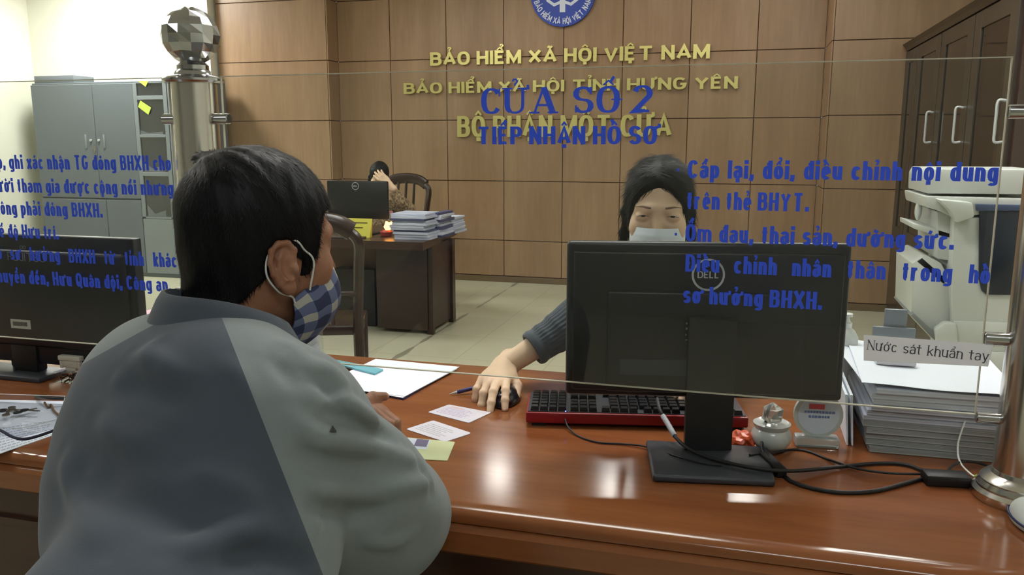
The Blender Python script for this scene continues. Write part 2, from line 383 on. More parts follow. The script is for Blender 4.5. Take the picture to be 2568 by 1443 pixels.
floor_m = bpy.data.materials.new('floor_tiles'); floor_m.use_nodes = True
def _floor():
    nt = floor_m.node_tree; b = nt.nodes['Principled BSDF']; L = nt.links
    tc = nt.nodes.new('ShaderNodeTexCoord'); mp = nt.nodes.new('ShaderNodeMapping'); L.new(tc.outputs['Object'], mp.inputs[0])
    br = nt.nodes.new('ShaderNodeTexBrick'); br.offset = 0; br.squash = 1; L.new(mp.outputs[0], br.inputs['Vector'])
    br.inputs['Scale'].default_value = 1; br.inputs['Brick Width'].default_value = .6; br.inputs['Row Height'].default_value = .6
    br.inputs['Mortar Size'].default_value = .003; br.inputs['Color1'].default_value = S(186, 184, 160); br.inputs['Color2'].default_value = S(190, 188, 165)
    br.inputs['Mortar'].default_value = S(158, 155, 132)
    mp.inputs['Location'].default_value = (-.08, 0, 0)
    # the joint that has gone dark with dirt
    sx = nt.nodes.new('ShaderNodeSeparateXYZ'); L.new(tc.outputs['Object'], sx.inputs[0])
    n = nt.nodes.new('ShaderNodeTexNoise'); n.inputs['Scale'].default_value = 3; n.inputs['Detail'].default_value = 5; L.new(tc.outputs['Object'], n.inputs['Vector'])
    def M(op, a, c=None):
        q = nt.nodes.new('ShaderNodeMath'); q.operation = op
        for i, v in enumerate((a, c)):
            if v is None: continue
            if isinstance(v, (int, float)): q.inputs[i].default_value = v
            else: L.new(v, q.inputs[i])
        return q.outputs[0]
    floor_m['x'] = 0
    d = M('ABSOLUTE', M('SUBTRACT', sx.outputs[0], FLX)); th = M('MULTIPLY', M('SUBTRACT', n.outputs[0], .38), .09)
    f = M('MULTIPLY', M('LESS_THAN', d, th), .75)
    mx = nt.nodes.new('ShaderNodeMix'); mx.data_type = 'RGBA'; L.new(f, mx.inputs[0]); L.new(br.outputs[0], mx.inputs[6]); mx.inputs[7].default_value = S(112, 110, 92)
    L.new(mx.outputs[2], b.inputs['Base Color']); b.inputs['Roughness'].default_value = .3
FLX = (PZ(1140, 800, 0)[0]+PZ(1310, 708, 0)[0])/2 - (XL+3.8)/1 + 0
# floor object has its origin at the world origin
FLX = (PZ(1140, 800, 0)[0]+PZ(1310, 708, 0)[0])/2
_floor()
G = Geo(); G.box(XL-.2, XR+.2, YB-.2, YW+.3, -.1, 0)
struct('floor', G, floor_m, origin=(0, 0, 0))
G = Geo(); G.box(XL-.2, XR+.2, YB-.2, YW+.3, CEIL, CEIL+.1); struct('ceiling', G, ceilm)
G = Geo(); G.box(XL-.15, XL, YB, YW+.2, 0, CEIL); struct('wall_left', G, cream)
G = Geo(); G.box(XR, XR+.15, YB, YW+.2, 0, CEIL); struct('wall_right', G, cream)
G = Geo(); G.box(XL, XR, YB-.15, YB, 0, CEIL); struct('wall_front', G, hallpaint)

VJ = [-3.973, -3.407, -2.821, -2.244, -1.663, -1.114, -.513, .061, .621]
HJ = [.06, .415, .995, 1.58, 2.16, 2.74, CEIL]
YFL = float(PX(825, 200, -3.973)[1]); YFR = float(PX(2080, 200, .621)[1])
def panels(name, xs, y, back, zs, side=None):
    G = Geo(); g = .0035
    for a, b in zip(xs[:-1], xs[1:]):
        for c, d in zip(zs[:-1], zs[1:]): G.box(a+g, b-g, y, y+.02, c+g, d-g, .002, 1, 0)
    G.box(xs[0]+.001, xs[-1]-.001, y+.008, back, 0, CEIL, mi=1)
    if side:
        X, s = side
        for c, d in zip(zs[:-1], zs[1:]): G.box(min(X, X+s*.012), max(X, X+s*.012), y+.002, back-.001, c+g, d-g, .002, 1, 0)
    G.box(xs[0], xs[-1], y-.012, y+.03, 0, .055, .003, 1, 2)
    return struct(name, G, [panelwood, gapm, basem])
basem = wood_mat('skirting_wood', (.15, .10, .05, 1), (.17, .115, .06, 1), (.19, .13, .07, 1), (2, 2, 8), .4)
panels('wall_back', VJ, YW, YW+.15, HJ)
panels('wall_back_left_bay', [-5.215, -3.985], YFL, YW+.02, HJ, (-3.985, 1))
panels('wall_back_right_bay', [.633, 1.66], YFR, YW+.02, HJ, (.633, -1))
G = Geo(); G.box(XL, -5.235, 7.38, YW+.15, 0, CEIL); struct('wall_back_cream', G, cream)

# ceiling lamps
lampm = mat('lamp_glow', (1, .96, .88, 1), emit=LAMP*1.0)
lampw = mat('lamp_glow_white', (1, .985, .95, 1), emit=LAMP)
frm = mat('lamp_frame', S(235, 235, 235), .4)
def ceiling_lamp(x, y, sx, sy, label, strength_mat, group=None):
    t = thing('ceiling_light', label, 'light', (x, y, CEIL-.02), group)
    G = Geo()
    for a, b, c, d in ((-sx, sx, -sy, -sy+.02), (-sx, sx, sy-.02, sy), (-sx, -sx+.02, -sy+.02, sy-.02), (sx-.02, sx, -sy+.02, sy-.02)):
        G.box(x+a, x+b, y+c, y+d, CEIL-.03, CEIL-.001)
    G.obj('frame', frm, t, smooth=False)
    G = Geo(); G.box(x-sx+.02, x+sx-.02, y-sy+.02, y+sy-.02, CEIL-.015, CEIL-.004); G.obj('diffuser', strength_mat, t, smooth=False)
    return t
def refl(px, py):
    q = PZ(px, py, TOP); d = ray(px, py)*np.array([1, 1, -1]); return q+d*(CEIL-TOP)/d[2]
spotm = mat('spot_glow', (1, .97, .9, 1), emit=LAMP*2.6)
for i, (px, py) in enumerate(((1250, 1200), (1543, 1236), (1862, 1253))):
    q = refl(px, py)
    ceiling_lamp(q[0], q[1], .12, .12, ['square ceiling downlight above the far desk', 'square ceiling downlight between the other two before the panelled wall', 'square ceiling downlight nearest the dark cabinets'][i], spotm, 'square downlights before the panelled wall')
ceiling_lamp(-6.0, 6.55, .3, .3, 'ceiling light panel above the grey steel cabinet', mat('lamp_wash', (1, 1, .95, 1), emit=LAMP*4.5))
ceiling_lamp(-3.4, 4.6, .6, .3, 'ceiling light panel above the far office floor', lampw, 'rectangular ceiling light panels')
ceiling_lamp(.75, 3.9, .3, .6, 'ceiling light panel in front of the photocopier', lampw, 'rectangular ceiling light panels')
ceiling_lamp(-3.6, 1.9, .6, .3, 'ceiling light panel above the left end of the counter', lampw, 'rectangular ceiling light panels')
ceiling_lamp(-.6, 2.35, .6, .3, 'ceiling light panel above the counter', lampw, 'rectangular ceiling light panels')
dimm = mat('lamp_hall', (.93, .98, 1, 1), emit=LAMP*.62)
for x, y in ((-3.4, -1.5), (.55, -.9)): ceiling_lamp(x, y, .6, .3, 'ceiling light panel in the waiting hall, '+('left' if x < -2 else 'right')+' one', dimm, 'rectangular ceiling light panels in the hall')

# ================================================================== EMBLEM AND WALL LETTERING
gold = mat('gold_letter', S(226, 216, 140), .28, metal=.55)
blue_v = mat('emblem_blue', S(50, 75, 175), .45)
white_v = mat('emblem_white', S(220, 228, 245), .5)
em = PY(1413, -18, YW); er = .302
t = thing('wall_emblem', 'round blue emblem with a white tree and ring of lettering high on the panelled wall', 'emblem', (em[0], YW-.02, em[2]-er))
G = Geo(); n = 72
G.prism([(er*math.cos(2*math.pi*i/n), er*math.sin(2*math.pi*i/n)) for i in range(n)], 0, -.03, (em[0], YW-.001, em[2])); G.obj('disc', blue_v, t, auto=30)
G = Geo()
E0 = Vector((em[0], YW-.033, em[2]))
def ep(x, z): return (E0.x+x*er, E0.z+z*er)
EN = [0]
def estroke(pts, w):
    for q in stroke(pts, w, w): EN[0] += 1; G.prism([(p[0]*er, p[1]*er) for p in q], 0, -.003-EN[0]*2e-5, E0)
estroke([(0, -.58), (0, .6)], .17)
for s in (-1, 1):
    estroke([(0, -.26), (s*.26, -.36), (s*.46, -.22), (s*.50, .1)], .085)
    estroke([(0, -.02), (s*.22, -.10), (s*.34, .04), (s*.36, .34)], .08)
    estroke([(0, .18), (s*.2, .12), (s*.27, .25), (s*.27, .5)], .075)
    estroke([(s*.42, -.02), (s*.56, -.02), (s*.6, .2)], .07)
G.obj('tree_symbol', white_v, t, smooth=False)
word = "BẢO HIỂM XÃ HỘI VIỆT NAM"; lay, W_ = layout(word, xs=.62, tx=.2, ty=.17, gap=.10, space=.42)
for lx, qs in lay:
    G = Geo(); hh = .175
    for q in qs:
        pts = []
        for p in q:
            a = math.radians(180+15+ (150)*((lx+p[0])/W_)); r = .93-p[1]*hh
            pts.append((r*math.cos(a)*er, r*math.sin(a)*er))
        EN[0] += 1; G.prism(pts, 0, -.003-EN[0]*1e-5, E0)
    G.obj('letter', white_v, t, smooth=False)
def wall_text(text, x0, x1, z, cap, label, **st):
    t = thing('wall_lettering', label, 'lettering', ((x0+x1)/2, YW, z), 'raised gold lettering on the panelled wall')
    for g in letters(text, (0, YW-.014, z), (1, 0, 0), (0, 0, 1), x0, x1, cap, .022, **st): g.obj('letter', gold, t, smooth=False)
wall_text("BẢO HIỂM XÃ HỘI VIỆT NAM", -2.975, -.339, 2.097, .125, 'raised gold lettering, top line under the blue emblem', xs=.66, tx=.21, ty=.19, gap=.09, space=.35)
wall_text("BẢO HIỂM XÃ HỘI TỈNH HƯNG YÊN", -3.258, -.089, 1.835, .105, 'raised gold lettering, thin middle line just below the top edge of the glass', xs=.66, tx=.2, ty=.18, gap=.09, space=.35)
wall_text("BỘ PHẬN MỘT CỬA", -2.705, -.648, 1.418, .2, 'raised gold lettering, tall bottom line on the panelled wall behind the blue window number', xs=.5, tx=.2, ty=.15, gap=.08, space=.3)

# ================================================================== GLASS SCREEN AND POSTS
steel = mat('brushed_steel', S(206, 203, 196), .22, metal=1)
steel_d = mat('cast_steel', S(180, 180, 182), .16, metal=1)
glassm = glass_mat('screen_glass', (.94, .955, .94, 1), .75)
edgem = mat('glass_edge', S(206, 200, 184), .35, trans=.2)
vinyl = mat('blue_vinyl', S(52, 86, 228), .55)
def pane(x0, x1, label):
    t = thing('glass_screen', label, 'glass screen', ((x0+x1)/2, YG, .936), 'glass screen panes')
    G = Geo(); G.add([(x0, YG-.003, .936), (x1, YG-.003, .936), (x1, YG-.003, 1.496), (x0, YG-.003, 1.496)], [(0, 1, 2, 3)])
    G.add([(x0, YG+.003, .936), (x1, YG+.003, .936), (x1, YG+.003, 1.496), (x0, YG+.003, 1.496)], [(3, 2, 1, 0)]); G.obj('pane', glassm, t, smooth=False, recalc=False)
    G = Geo()
    for z in (.936, 1.4945): G.box(x0, x1, YG-.0029, YG+.0029, z, z+.0015)
    for x in (x0, x1-.0015): G.box(x, x+.0015, YG-.0029, YG+.0029, .9376, 1.494)
    G.obj('polished_edge', edgem, t, smooth=False); return t
pr = pane(-.987, .379, 'clear glass screen with blue window number lettering above the counter')
pl = pane(-2.6, -1.104, 'clear glass screen with blue lettering at the left, beyond the steel post')
def vin(parent, text, x0, x1, z, cap, **st):
    gs = letters(text, (0, YG-.0042, z), (1, 0, 0), (0, 0, 1), x0, x1, cap, 0, **st); i = 0
    for wd in text.split():
        merge(gs[i:i+len(wd)]).obj('word_lettering', vinyl, parent, smooth=False); i += len(wd)
ser = dict(xs=.66, tx=.2, ty=.085, gap=.09, space=.42, serif=True)
vin(pr, "CỬA", -.455, -.319, 1.419, .0445, **ser); vin(pr, "SỐ", -.289, -.208, 1.419, .0445, **ser); vin(pr, "2", -.188, -.153, 1.4195, .0445, **ser)
cond = dict(xs=.40, tx=.215, ty=.15, gap=.075, space=.28)
vin(pr, "TIẾP NHẬN HỒ SƠ", -.464, -.139, 1.366, .031, **dict(cond, xs=.46, tx=.22))
vin(pr, "Cấp lại, đổi, điều chỉnh nội dung", -.091, .379-.004, 1.310, .030, **dict(cond, space=.36))
vin(pr, "-", -.112, -.102, 1.312, .030, **cond)
vin(pr, "trên thẻ BHYT.", -.091, .105, 1.258, .030, **cond)
vin(pr, "Ốm đau, thai sản, dưỡng sức.", -.091, .323, 1.203, .030, **dict(cond, space=.34)); vin(pr, "-", -.112, -.102, 1.203, .030, **cond)
vin(pr, "Điều chỉnh nhân thân trong hồ", -.089, .384-.006, 1.151, .030, **dict(cond, space=.75)); vin(pr, "sơ hưởng BHXH.", -.091, .135, 1.096, .030, **cond)
vin(pl, "cấp, ghi xác nhận TG đóng BHXH cho", -1.551, -1.111, 1.313, .030, vis="p, ghi xác nhận TG đóng BHXH cho", **dict(cond, space=.3))
vin(pl, "người tham gia được cộng nối nhưng", -1.558, -1.110, 1.263, .030, vis="ười tham gia được cộng nối nhưng", **dict(cond, space=.3))
vin(pl, "không phải đóng BHXH.", -1.556, -1.288, 1.214, .030, vis="ông phải đóng BHXH.", **dict(cond, space=.3))
vin(pl, "chế độ Hưu trí.", -1.565, -1.407, 1.164, .030, vis="ế độ Hưu trí.", **dict(cond, space=.3))
vin(pl, "Hồ sơ hưởng BHXH từ tỉnh khác", -1.579, -1.114, 1.115, .030, vis="ồ sơ hưởng BHXH từ tỉnh khác", **dict(cond, space=.75))
vin(pl, "chuyển đến; Hưu Quân đội, Công an.", -1.585, -1.132, 1.063, .030, vis="huyển đến; Hưu Quân đội, Công an.", **dict(cond, space=.3))

def post(x, label, sides):
    t = thing('steel_post', label, 'post', (x, YG, TOP), 'steel posts of the glass screen')
    G = Geo(); G.lathe([(.043, .02), (.043, .683)], (x, YG, TOP), 48); G.obj('tube', steel, t)
    G = Geo(); G.lathe([(.068, 0), (.07, .004), (.07, .014), (.064, .02), (.064, .024), (.06, .03), (.06, .033), (.055, .038), (.045, .043), (.0435, .05)], (x, YG, TOP), 48); G.obj('base_flange', steel, t)
    G = Geo(); z = TOP+.683
    G.lathe([(.043, 0), (.055, .0), (.0585, .004), (.0585, .008), (.052, .012), (.036, .016), (.034, .022), (.03, .026), (.03, .034), (.026, .038), (.02, .043)], (x, YG, z), 48); G.obj('cap', steel_d, t)
    bm = bmesh.new(); bmesh.ops.create_uvsphere(bm, u_segments=15, v_segments=10, radius=.0555)
    for i, v in enumerate(bm.verts):
        k = 1+.025*math.sin(i*2.3); v.co = Vector((v.co.x*k, v.co.y*k, v.co.z*.97*(1+.03*math.sin(i*1.7)))) ; v.co += Vector((x, YG, z+.09))
    G = Geo(); G.addbm(bm); G.obj('faceted_ball', steel_d, t, smooth=False)
    for s, (a, zz) in [(s, (a, zz)) for s in sides for a, zz in ((.036, 1.415), (.036, 1.063), (.036, .932))]:
        G = Geo()
        r = .0105 if zz > .95 else .009
        G.tube([(x+s*.038, YG, zz), (x+s*.074, YG, zz), (x+s*.0755, YG, zz)], [r, r, r*.8], 20); G.obj('glass_clamp', steel_d, t)
    return t
post(-1.048, 'tall steel post with faceted ball finial, left of the man', (-1, 1))
post(.455, 'tall steel post at the right edge of the counter, beside the tall paper stack', (-1,))
G = Geo(); tp = mat('paper_strip', S(236, 236, 242), .7)
T0 = [(2166, 840), (2492, 865), (2478, 920), (2166, 905)]
G.add([tuple(PY(x, y, YG-.0045)) for x, y in T0], [(0, 1, 2, 3)]); G.add([tuple(PY(x, y, YG-.0052)) for x, y in T0], [(3, 2, 1, 0)])
for i in range(4): j = (i+1) % 4; G.add([tuple(PY(*T0[i], YG-.0045)), tuple(PY(*T0[j], YG-.0045)), tuple(PY(*T0[j], YG-.0052)), tuple(PY(*T0[i], YG-.0052))], [(0, 1, 2, 3)])
t = G.obj('paper_notice', tp, smooth=False, label='white paper strip with printed words taped to the glass above the paper stack', category='notice')
a, b = PY(2174, 877, YG-.0055), PY(2478, 907, YG-.0055); u = Vector(tuple(b-a)).normalized(); v = Vector((0, -1, 0)).cross(u) * -1
v = Vector((u.z*-1, 0, u.x))
merge(letters("Nước sát khuẩn tay", tuple(a), u, v, 0, float(np.linalg.norm(b-a)), .0165, 0, xs=.62, tx=.1, ty=.07, gap=.12, space=.42, serif=True)).obj('printed_words', mat('print_black', S(70, 70, 78), .7), t, smooth=False)

# ================================================================== COUNTER
cherry = wood_mat('cherry_counter', (.19, .060, .021, 1), (.235, .080, .028, 1), (.285, .102, .037, 1), (1.2, 9, 9), .145, coat=0, spec=.45)
darkwood = wood_mat('dark_front', (.05, .018, .01, 1), (.06, .022, .012, 1), (.07, .026, .014, 1), (1.2, 9, 9), .3)
t = thing('service_counter', 'long glossy reddish-brown wooden service counter across the foreground', 'counter', (-.6, 1.5, 0))
prof = [(1.945, TOP), (1.168, TOP), (1.165, TOP), (1.15, TOP-.002), (1.142, TOP-.006), (1.137, TOP-.012), (1.137, TOP-.022), (1.140, TOP-.024), (1.132, TOP-.026), (1.126, TOP-.032), (1.126, TOP-.066), (1.132, TOP-.072), (1.945, TOP-.072)]
def along_x(name, prof, x0, x1, m, **k):
    G = Geo(); G.prism(prof, x0, x1, (0, 0, 0), (0, 1, 0), (0, 0, 1), (1, 0, 0)); return G.obj(name, m, t, **k)
along_x('worktop', prof, -3.2, 1.62, cherry, auto=40)
along_x('front_panel', [(1.2, .0), (1.22, 0), (1.22, TOP-.072), (1.2, TOP-.072)], -3.2, 1.62, darkwood)
G = Geo()
for x in (-3.18, -1.6, .2, 1.58): G.box(x-.012, x+.012, 1.22, 1.9, 0, TOP-.072, .002)
G.obj('side_panel', cherry, t)
along_x('moulding', [(1.19, .62), (1.2, .62), (1.2, .635), (1.19, .635)], -3.2, 1.62, darkwood)

# ================================================================== SCULPTING: signed distance shapes turned into smooth meshes
def s_ell(P, c, r, R=None):
    q = P-np.array(c)
    if R is not None: q = q @ np.array(R).T
    r = np.array(r); k0 = np.linalg.norm(q/r, axis=1); k1 = np.linalg.norm(q/(r*r), axis=1); return k0*(k0-1)/np.maximum(k1, 1e-9)
def s_cap(P, a, b, ra, rb, sq=None):
    a, b = np.array(a, float), np.array(b, float); pa = P-a; ba = b-a; h = np.clip(pa@ba/(ba@ba), 0, 1)
    return np.linalg.norm(pa-h[:, None]*ba, axis=1)-(ra+(rb-ra)*h)
def s_chain(P, pts, rs, k=.01):
    d = None
    for i in range(len(pts)-1):
        e = s_cap(P, pts[i], pts[i+1], rs[i], rs[i+1]); d = e if d is None else smin(d, e, k)
    return d
def smin(a, b, k): h = np.maximum(k-np.abs(a-b), 0)/k; return np.minimum(a, b)-h*h*k*.25
def smax(a, b, k): return -smin(-a, -b, k)
def s_seg(P, a, b): return s_cap(P, a, b, 0, 0)
def fold(P, a, b, amp, w): d = s_seg(P, a, b); return amp*np.exp(-(d/w)**2)
def nets(fn, lo, hi, h, proj=2):
    lo, hi = np.array(lo, float), np.array(hi, float); n = np.ceil((hi-lo)/h).astype(int)+1
    ax = [lo[i]+h*np.arange(n[i]) for i in range(3)]
    V = np.empty(n, np.float32)
    for i in range(n[0]):
        y, z = np.meshgrid(ax[1], ax[2], indexing='ij'); P = np.stack([np.full(y.size, ax[0][i]), y.ravel(), z.ravel()], 1); V[i] = fn(P).reshape(n[1], n[2])
    Sg = V < 0; idx = np.indices([k-1 for k in n]).reshape(3, -1).T
    cnt = np.zeros([k-1 for k in n], np.int16); acc = np.zeros([k-1 for k in n]+[3]); num = np.zeros([k-1 for k in n])
    base = np.indices([k-1 for k in n]).transpose(1, 2, 3, 0).astype(float)
    cs = [(i, j, k) for i in (0, 1) for j in (0, 1) for k in (0, 1)]
    sl = lambda A, c: A[c[0]:A.shape[0]-1+c[0], c[1]:A.shape[1]-1+c[1], c[2]:A.shape[2]-1+c[2]]
    for a in range(3):
        for c in cs:
            if c[a]: continue
            d = list(c); d[a] = 1; A, B = sl(V, c), sl(V, d); x = (A < 0) != (B < 0); t = np.where(x, A/np.where(x, A-B, 1), 0)
            for q in range(3): acc[..., q] += np.where(x, c[q]+(t if q == a else 0), 0)
            num += x
    act = num > 0; vid = -np.ones(act.shape, int); vid[act] = np.arange(act.sum())
    P = lo+h*(base[act]+acc[act]/num[act][:, None]); F = []
    for a in range(3):
        b, c = (a+1) % 3, (a+2) % 3
        A = V.take(range(0, n[a]-1), axis=a); B = V.take(range(1, n[a]), axis=a); x = (A < 0) != (B < 0)
        I = np.argwhere(x); I = I[(I[:, b] > 0) & (I[:, c] > 0) & (I[:, b] < n[b]-1) & (I[:, c] < n[c]-1)]
        def g(db, dc): J = I.copy(); J[:, b] += db; J[:, c] += dc; return vid[J[:, 0], J[:, 1], J[:, 2]]
        q = np.stack([g(-1, -1), g(0, -1), g(0, 0), g(-1, 0)], 1); neg = A[I[:, 0], I[:, 1], I[:, 2]] < 0
        F.append(q[neg]); F.append(q[~neg][:, ::-1])
    F = np.concatenate(F)
    for _ in range(proj):
        e = h*.25; f0 = fn(P); gr = np.stack([(fn(P+np.eye(3)[i]*e)-fn(P-np.eye(3)[i]*e))/(2*e) for i in range(3)], 1)
        st = f0/np.maximum((gr**2).sum(1), .2); P = P-gr*np.clip(st, -h*.5, h*.5)[:, None]
    return P, F
def np_obj(name, P, F, mats, parent=None, midx=None, **kw):
    me = bpy.data.meshes.new(name); me.from_pydata(P.tolist(), [], F.tolist())
    for m in (mats if isinstance(mats, (list, tuple)) else [mats]): me.materials.append(m)
    me.polygons.foreach_set('use_smooth', [True]*len(me.polygons))
    if midx is not None: me.polygons.foreach_set('material_index', [int(i) for i in midx])
    me.update(); return finish(name, me, parent, **kw)
def np_join(parts):
    Ps, Fs, o = [], [], 0
    for P, F in parts: Ps.append(P); Fs.append(F+o); o += len(P)
    return np.concatenate(Ps), np.concatenate(Fs)
def cut(P, F, mask_v):
    keep = mask_v[F].all(1); F = F[keep]; u = np.unique(F); m = -np.ones(len(P), int); m[u] = np.arange(len(u)); return P[u], m[F]
def frame(yaw, pitch, roll):
    F = np.array([math.sin(yaw)*math.cos(pitch), math.cos(yaw)*math.cos(pitch), math.sin(pitch)]); R = np.array([math.cos(yaw), -math.sin(yaw), 0]); U = np.cross(R, F)
    R2 = R*math.cos(roll)+U*math.sin(roll); return np.array([R2, F, np.cross(R2, F)])
def sub_body(cutter_planes, P, F): pass

def hand_sdf(wrist, fwd, palm_n, side, curls, spread=0, size=1.0, thumb=None, k=.006, wrist_ext=.06, arm=None):
    """fwd: direction of the fingers, palm_n: direction the palm faces, side: +1 if the thumb lies towards fwd x palm_n.
    curls: four lists of three bends (degrees towards the palm), index to little finger"""
    w = np.array(wrist, float); f = np.array(fwd, float); f /= np.linalg.norm(f); n = np.array(palm_n, float); n -= f*(n@f); n /= np.linalg.norm(n)
    s = np.cross(f, n)*side; chains = []
    L = [(.040, .024, .019), (.044, .028, .020), (.041, .026, .020), (.032, .019, .017)]; base = [(.030, .086), (.010, .090), (-.010, .086), (-.028, .078)]; rr = [.0092, .0096, .0090, .0080]
    for i in range(4):
        p = w+(s*base[i][0]+f*base[i][1]-n*.004)*size; a = 0; pts = [p]; sp = math.radians(spread*(1.5-i)); fd = f*math.cos(sp)+s*math.sin(sp)
        for j in range(3):
            a += math.radians(curls[i][j]); d = fd*math.cos(a)+n*math.sin(a); p = p+d*L[i][j]*size; pts.append(p)
        r = rr[i]*size; chains.append((pts, [r*1.08, r, r*.9, r*.8]))
    if thumb is None: thumb = [(.7, .65, .1), (.45, .85, .2), (.2, .95, .15)]
    p = w+(s*.022+f*.022+n*.006)*size; pts = [p]
    for (a, b, c), l in zip(thumb, (.044, .033, .026)):
        d = s*a+f*b+n*c; d /= np.linalg.norm(d); p = p+d*l*size; pts.append(p)
    chains.append((pts, [.014*size, .0115*size, .0105*size, .0085*size]))
    Rm = np.array([s, f, n])
    def fn(P):
        d = s_ell(P, w+(f*.048)*size, np.array([.040, .056, .0155])*size, Rm)
        d = smin(d, s_cap(P, w+(f*.02+s*.0)*size, w+(f*.082+s*.022)*size, .014*size, .011*size), .012)
        d = smin(d, s_cap(P, w+(f*.02-s*.006)*size, w+(f*.076-s*.022)*size, .014*size, .0105*size), .012)
        d = smin(d, s_cap(P, w-f*wrist_ext*size, w+f*.02*size, .026*size, .021*size), .02)
        q = P-w; 
        for i, (pts, rs) in enumerate(chains):
            c = s_chain(P, pts, rs, .004)
            for j in (1, 2) if i < 4 else (1, 2): c = smin(c, np.linalg.norm(P-pts[j], axis=1)-rs[j]*.97, .003)
            d = smin(d, c, .007 if i < 4 else .012) if True else d
        if arm is not None: d = smin(d, s_cap(P, w-f*.01, arm[0], .024*size, arm[1]), .02)
        return d
    return fn, chains
def nails(chains, n, mats, parent, which=range(5), size=1.0):
    for i in which:
        pts, rs = chains[i]; d = (pts[-1]-pts[-2]); d /= np.linalg.norm(d); nn = -np.array(n, float); nn -= d*(nn@d); nn /= np.linalg.norm(nn); s = np.cross(d, nn)
        c = pts[-1]-d*rs[-1]*.1+nn*rs[-1]*.62
        G = Geo(); gr = []
        for a in np.linspace(-1, 1, 7):
            row = []
            for b in np.linspace(-1, 1, 7):
                e = math.sqrt(max(0, 1-abs(b)**3)); th = a*.95*e; row.append(tuple(c+d*b*rs[-1]*.85+s*math.sin(th)*rs[-1]*.78+nn*(math.cos(th)-1)*rs[-1]*.6+nn*rs[-1]*(.36-.12*b*b)))
            gr.append(row)
        G.grid(gr); G.obj('fingernail', mats, parent)

# ================================================================== THE MAN AT THE COUNTER
skin_m = mat('skin_man', S(150, 106, 82), .5, noise=.12, nscale=(25, 25, 25), col2=S(134, 90, 68), bump=.25, bscale=(500, 500, 500), sss=.06)
hair_m = mat('black_hair', (.004, .004, .005, 1), .5, spec=.18)
slate = mat('jacket_slate', S(60, 68, 80), .8, noise=.06, nscale=(14, 14, 14), bump=.25, bscale=(900, 900, 900), sheen=.15)
lightg = mat('jacket_light_grey', S(116, 123, 126), .8, noise=.05, nscale=(14, 14, 14), bump=.25, bscale=(900, 900, 900), sheen=.15)
def smooth01(x, a, b): t = np.clip((x-a)/(b-a), 0, 1); return t*t*(3-2*t)
def skull(P, fem=False):
    w = .94 if fem else 1
    d = s_ell(P, (0, -.012, .035), (.075*w, .097, .088))
    d = smin(d, s_ell(P, (0, .028, -.025), (.062*w, .064, .085)), .03)
    d = smin(d, s_ell(P, (0, .030, -.078), (.050*w, .052, .038)), .03)
    if not fem: d = smin(d, s_ell(P, (0, -.046, -.028), (.056, .058, .058)), .03)
    return d
def ear_sdf(P, s, fem=False):
    """P in head coordinates; s=+1 right ear"""
    c = np.array([s*(.0775 if not fem else .072), -.010, -.022]); out = np.array([s*.97, -.22, .0]); out /= np.linalg.norm(out)
    up = np.array([-s*.10, -.18, .98]); up -= out*(up@out); up /= np.linalg.norm(up); fw = np.cross(up, out)*s
    fw = fw if fw[1] > 0 else -fw
    q = P-c; E = np.stack([q@fw, q@up, q@out], 1); o = .007
    rim = [(.010, .006, -.004), (.014, .020, 0), (.006, .031, .003), (-.007, .033, .006), (-.018, .025, .008), (-.022, .010, .009), (-.020, -.006, .008), (-.013, -.020, .005), (-.005, -.029, .002)]
    d = s_chain(E, rim, [.003, .0042, .0042, .004, .004, .004, .004, .0045, .005], .003)
    d = smin(d, s_ell(E, (-.004, .002, -.001), (.019, .030, .0055)), .006)
    d = smin(d, s_ell(E, (0, -.029, .0), (.0095, .010, .005)), .006)
    anti = s_chain(E, [(-.002, .022, .004), (-.010, .012, .006), (-.012, -.002, .007), (-.006, -.015, .006), (.003, -.018, .004)], [.003]*5, .003)
    d = smin(d, anti, .004)
    d = smax(d, -s_ell(E, (.002, -.003, .008), (.0085, .0125, .010)), .004)
    d = smax(d, -s_chain(E, [(.004, .024, .008), (-.010, .024, .011), (-.016, .010, .012), (-.015, -.006, .012)], [.0028]*4, .003), .003)
    d = smin(d, s_ell(E, (.011, -.005, .003), (.005, .007, .005)), .004)
    d = smin(d, s_cap(E, (0, .008, -.012), (0, -.008, -.012), .016, .014), .008)
    return d
def head_skin(P, fem=False, neck=((0, -.035, -.06), (0, -.075, -.20), .056, .062)):
    d = skull(P, fem)
    d = smin(d, np.linalg.norm(P-np.array([0, .078, -.098]), axis=1)-.017, .03)
    for s in (-1, 1):
        d = smin(d, np.linalg.norm(P-np.array([s*.043, .060, -.030]), axis=1)-.018, .03)
        d = smax(d, -s_ell(P, (s*.032, .098, .0), (.019, .013, .0125)), .012)
        d = smin(d, np.linalg.norm(P-np.array([s*.031, .0735, .0]), axis=1)-.0135, .004)
    d = smin(d, s_chain(P, [(-.042, .070, .018), (-.018, .086, .021), (.018, .086, .021), (.042, .070, .018)], [.008, .010, .010, .008], .01), .014)
    d = smin(d, s_cap(P, (0, .088, .010), (0, .108 if not fem else .104, -.034), .0075, .0105), .012)
    for s in (-1, 1): d = smin(d, np.linalg.norm(P-np.array([s*.013, .098, -.037]), axis=1)-.0075, .006)
    d = smin(d, s_ell(P, (0, .088, -.067), (.024, .012, .012)), .012)
    d = smin(d, s_cap(P, neck[0], neck[1], neck[2], neck[3]), .025)
    return d
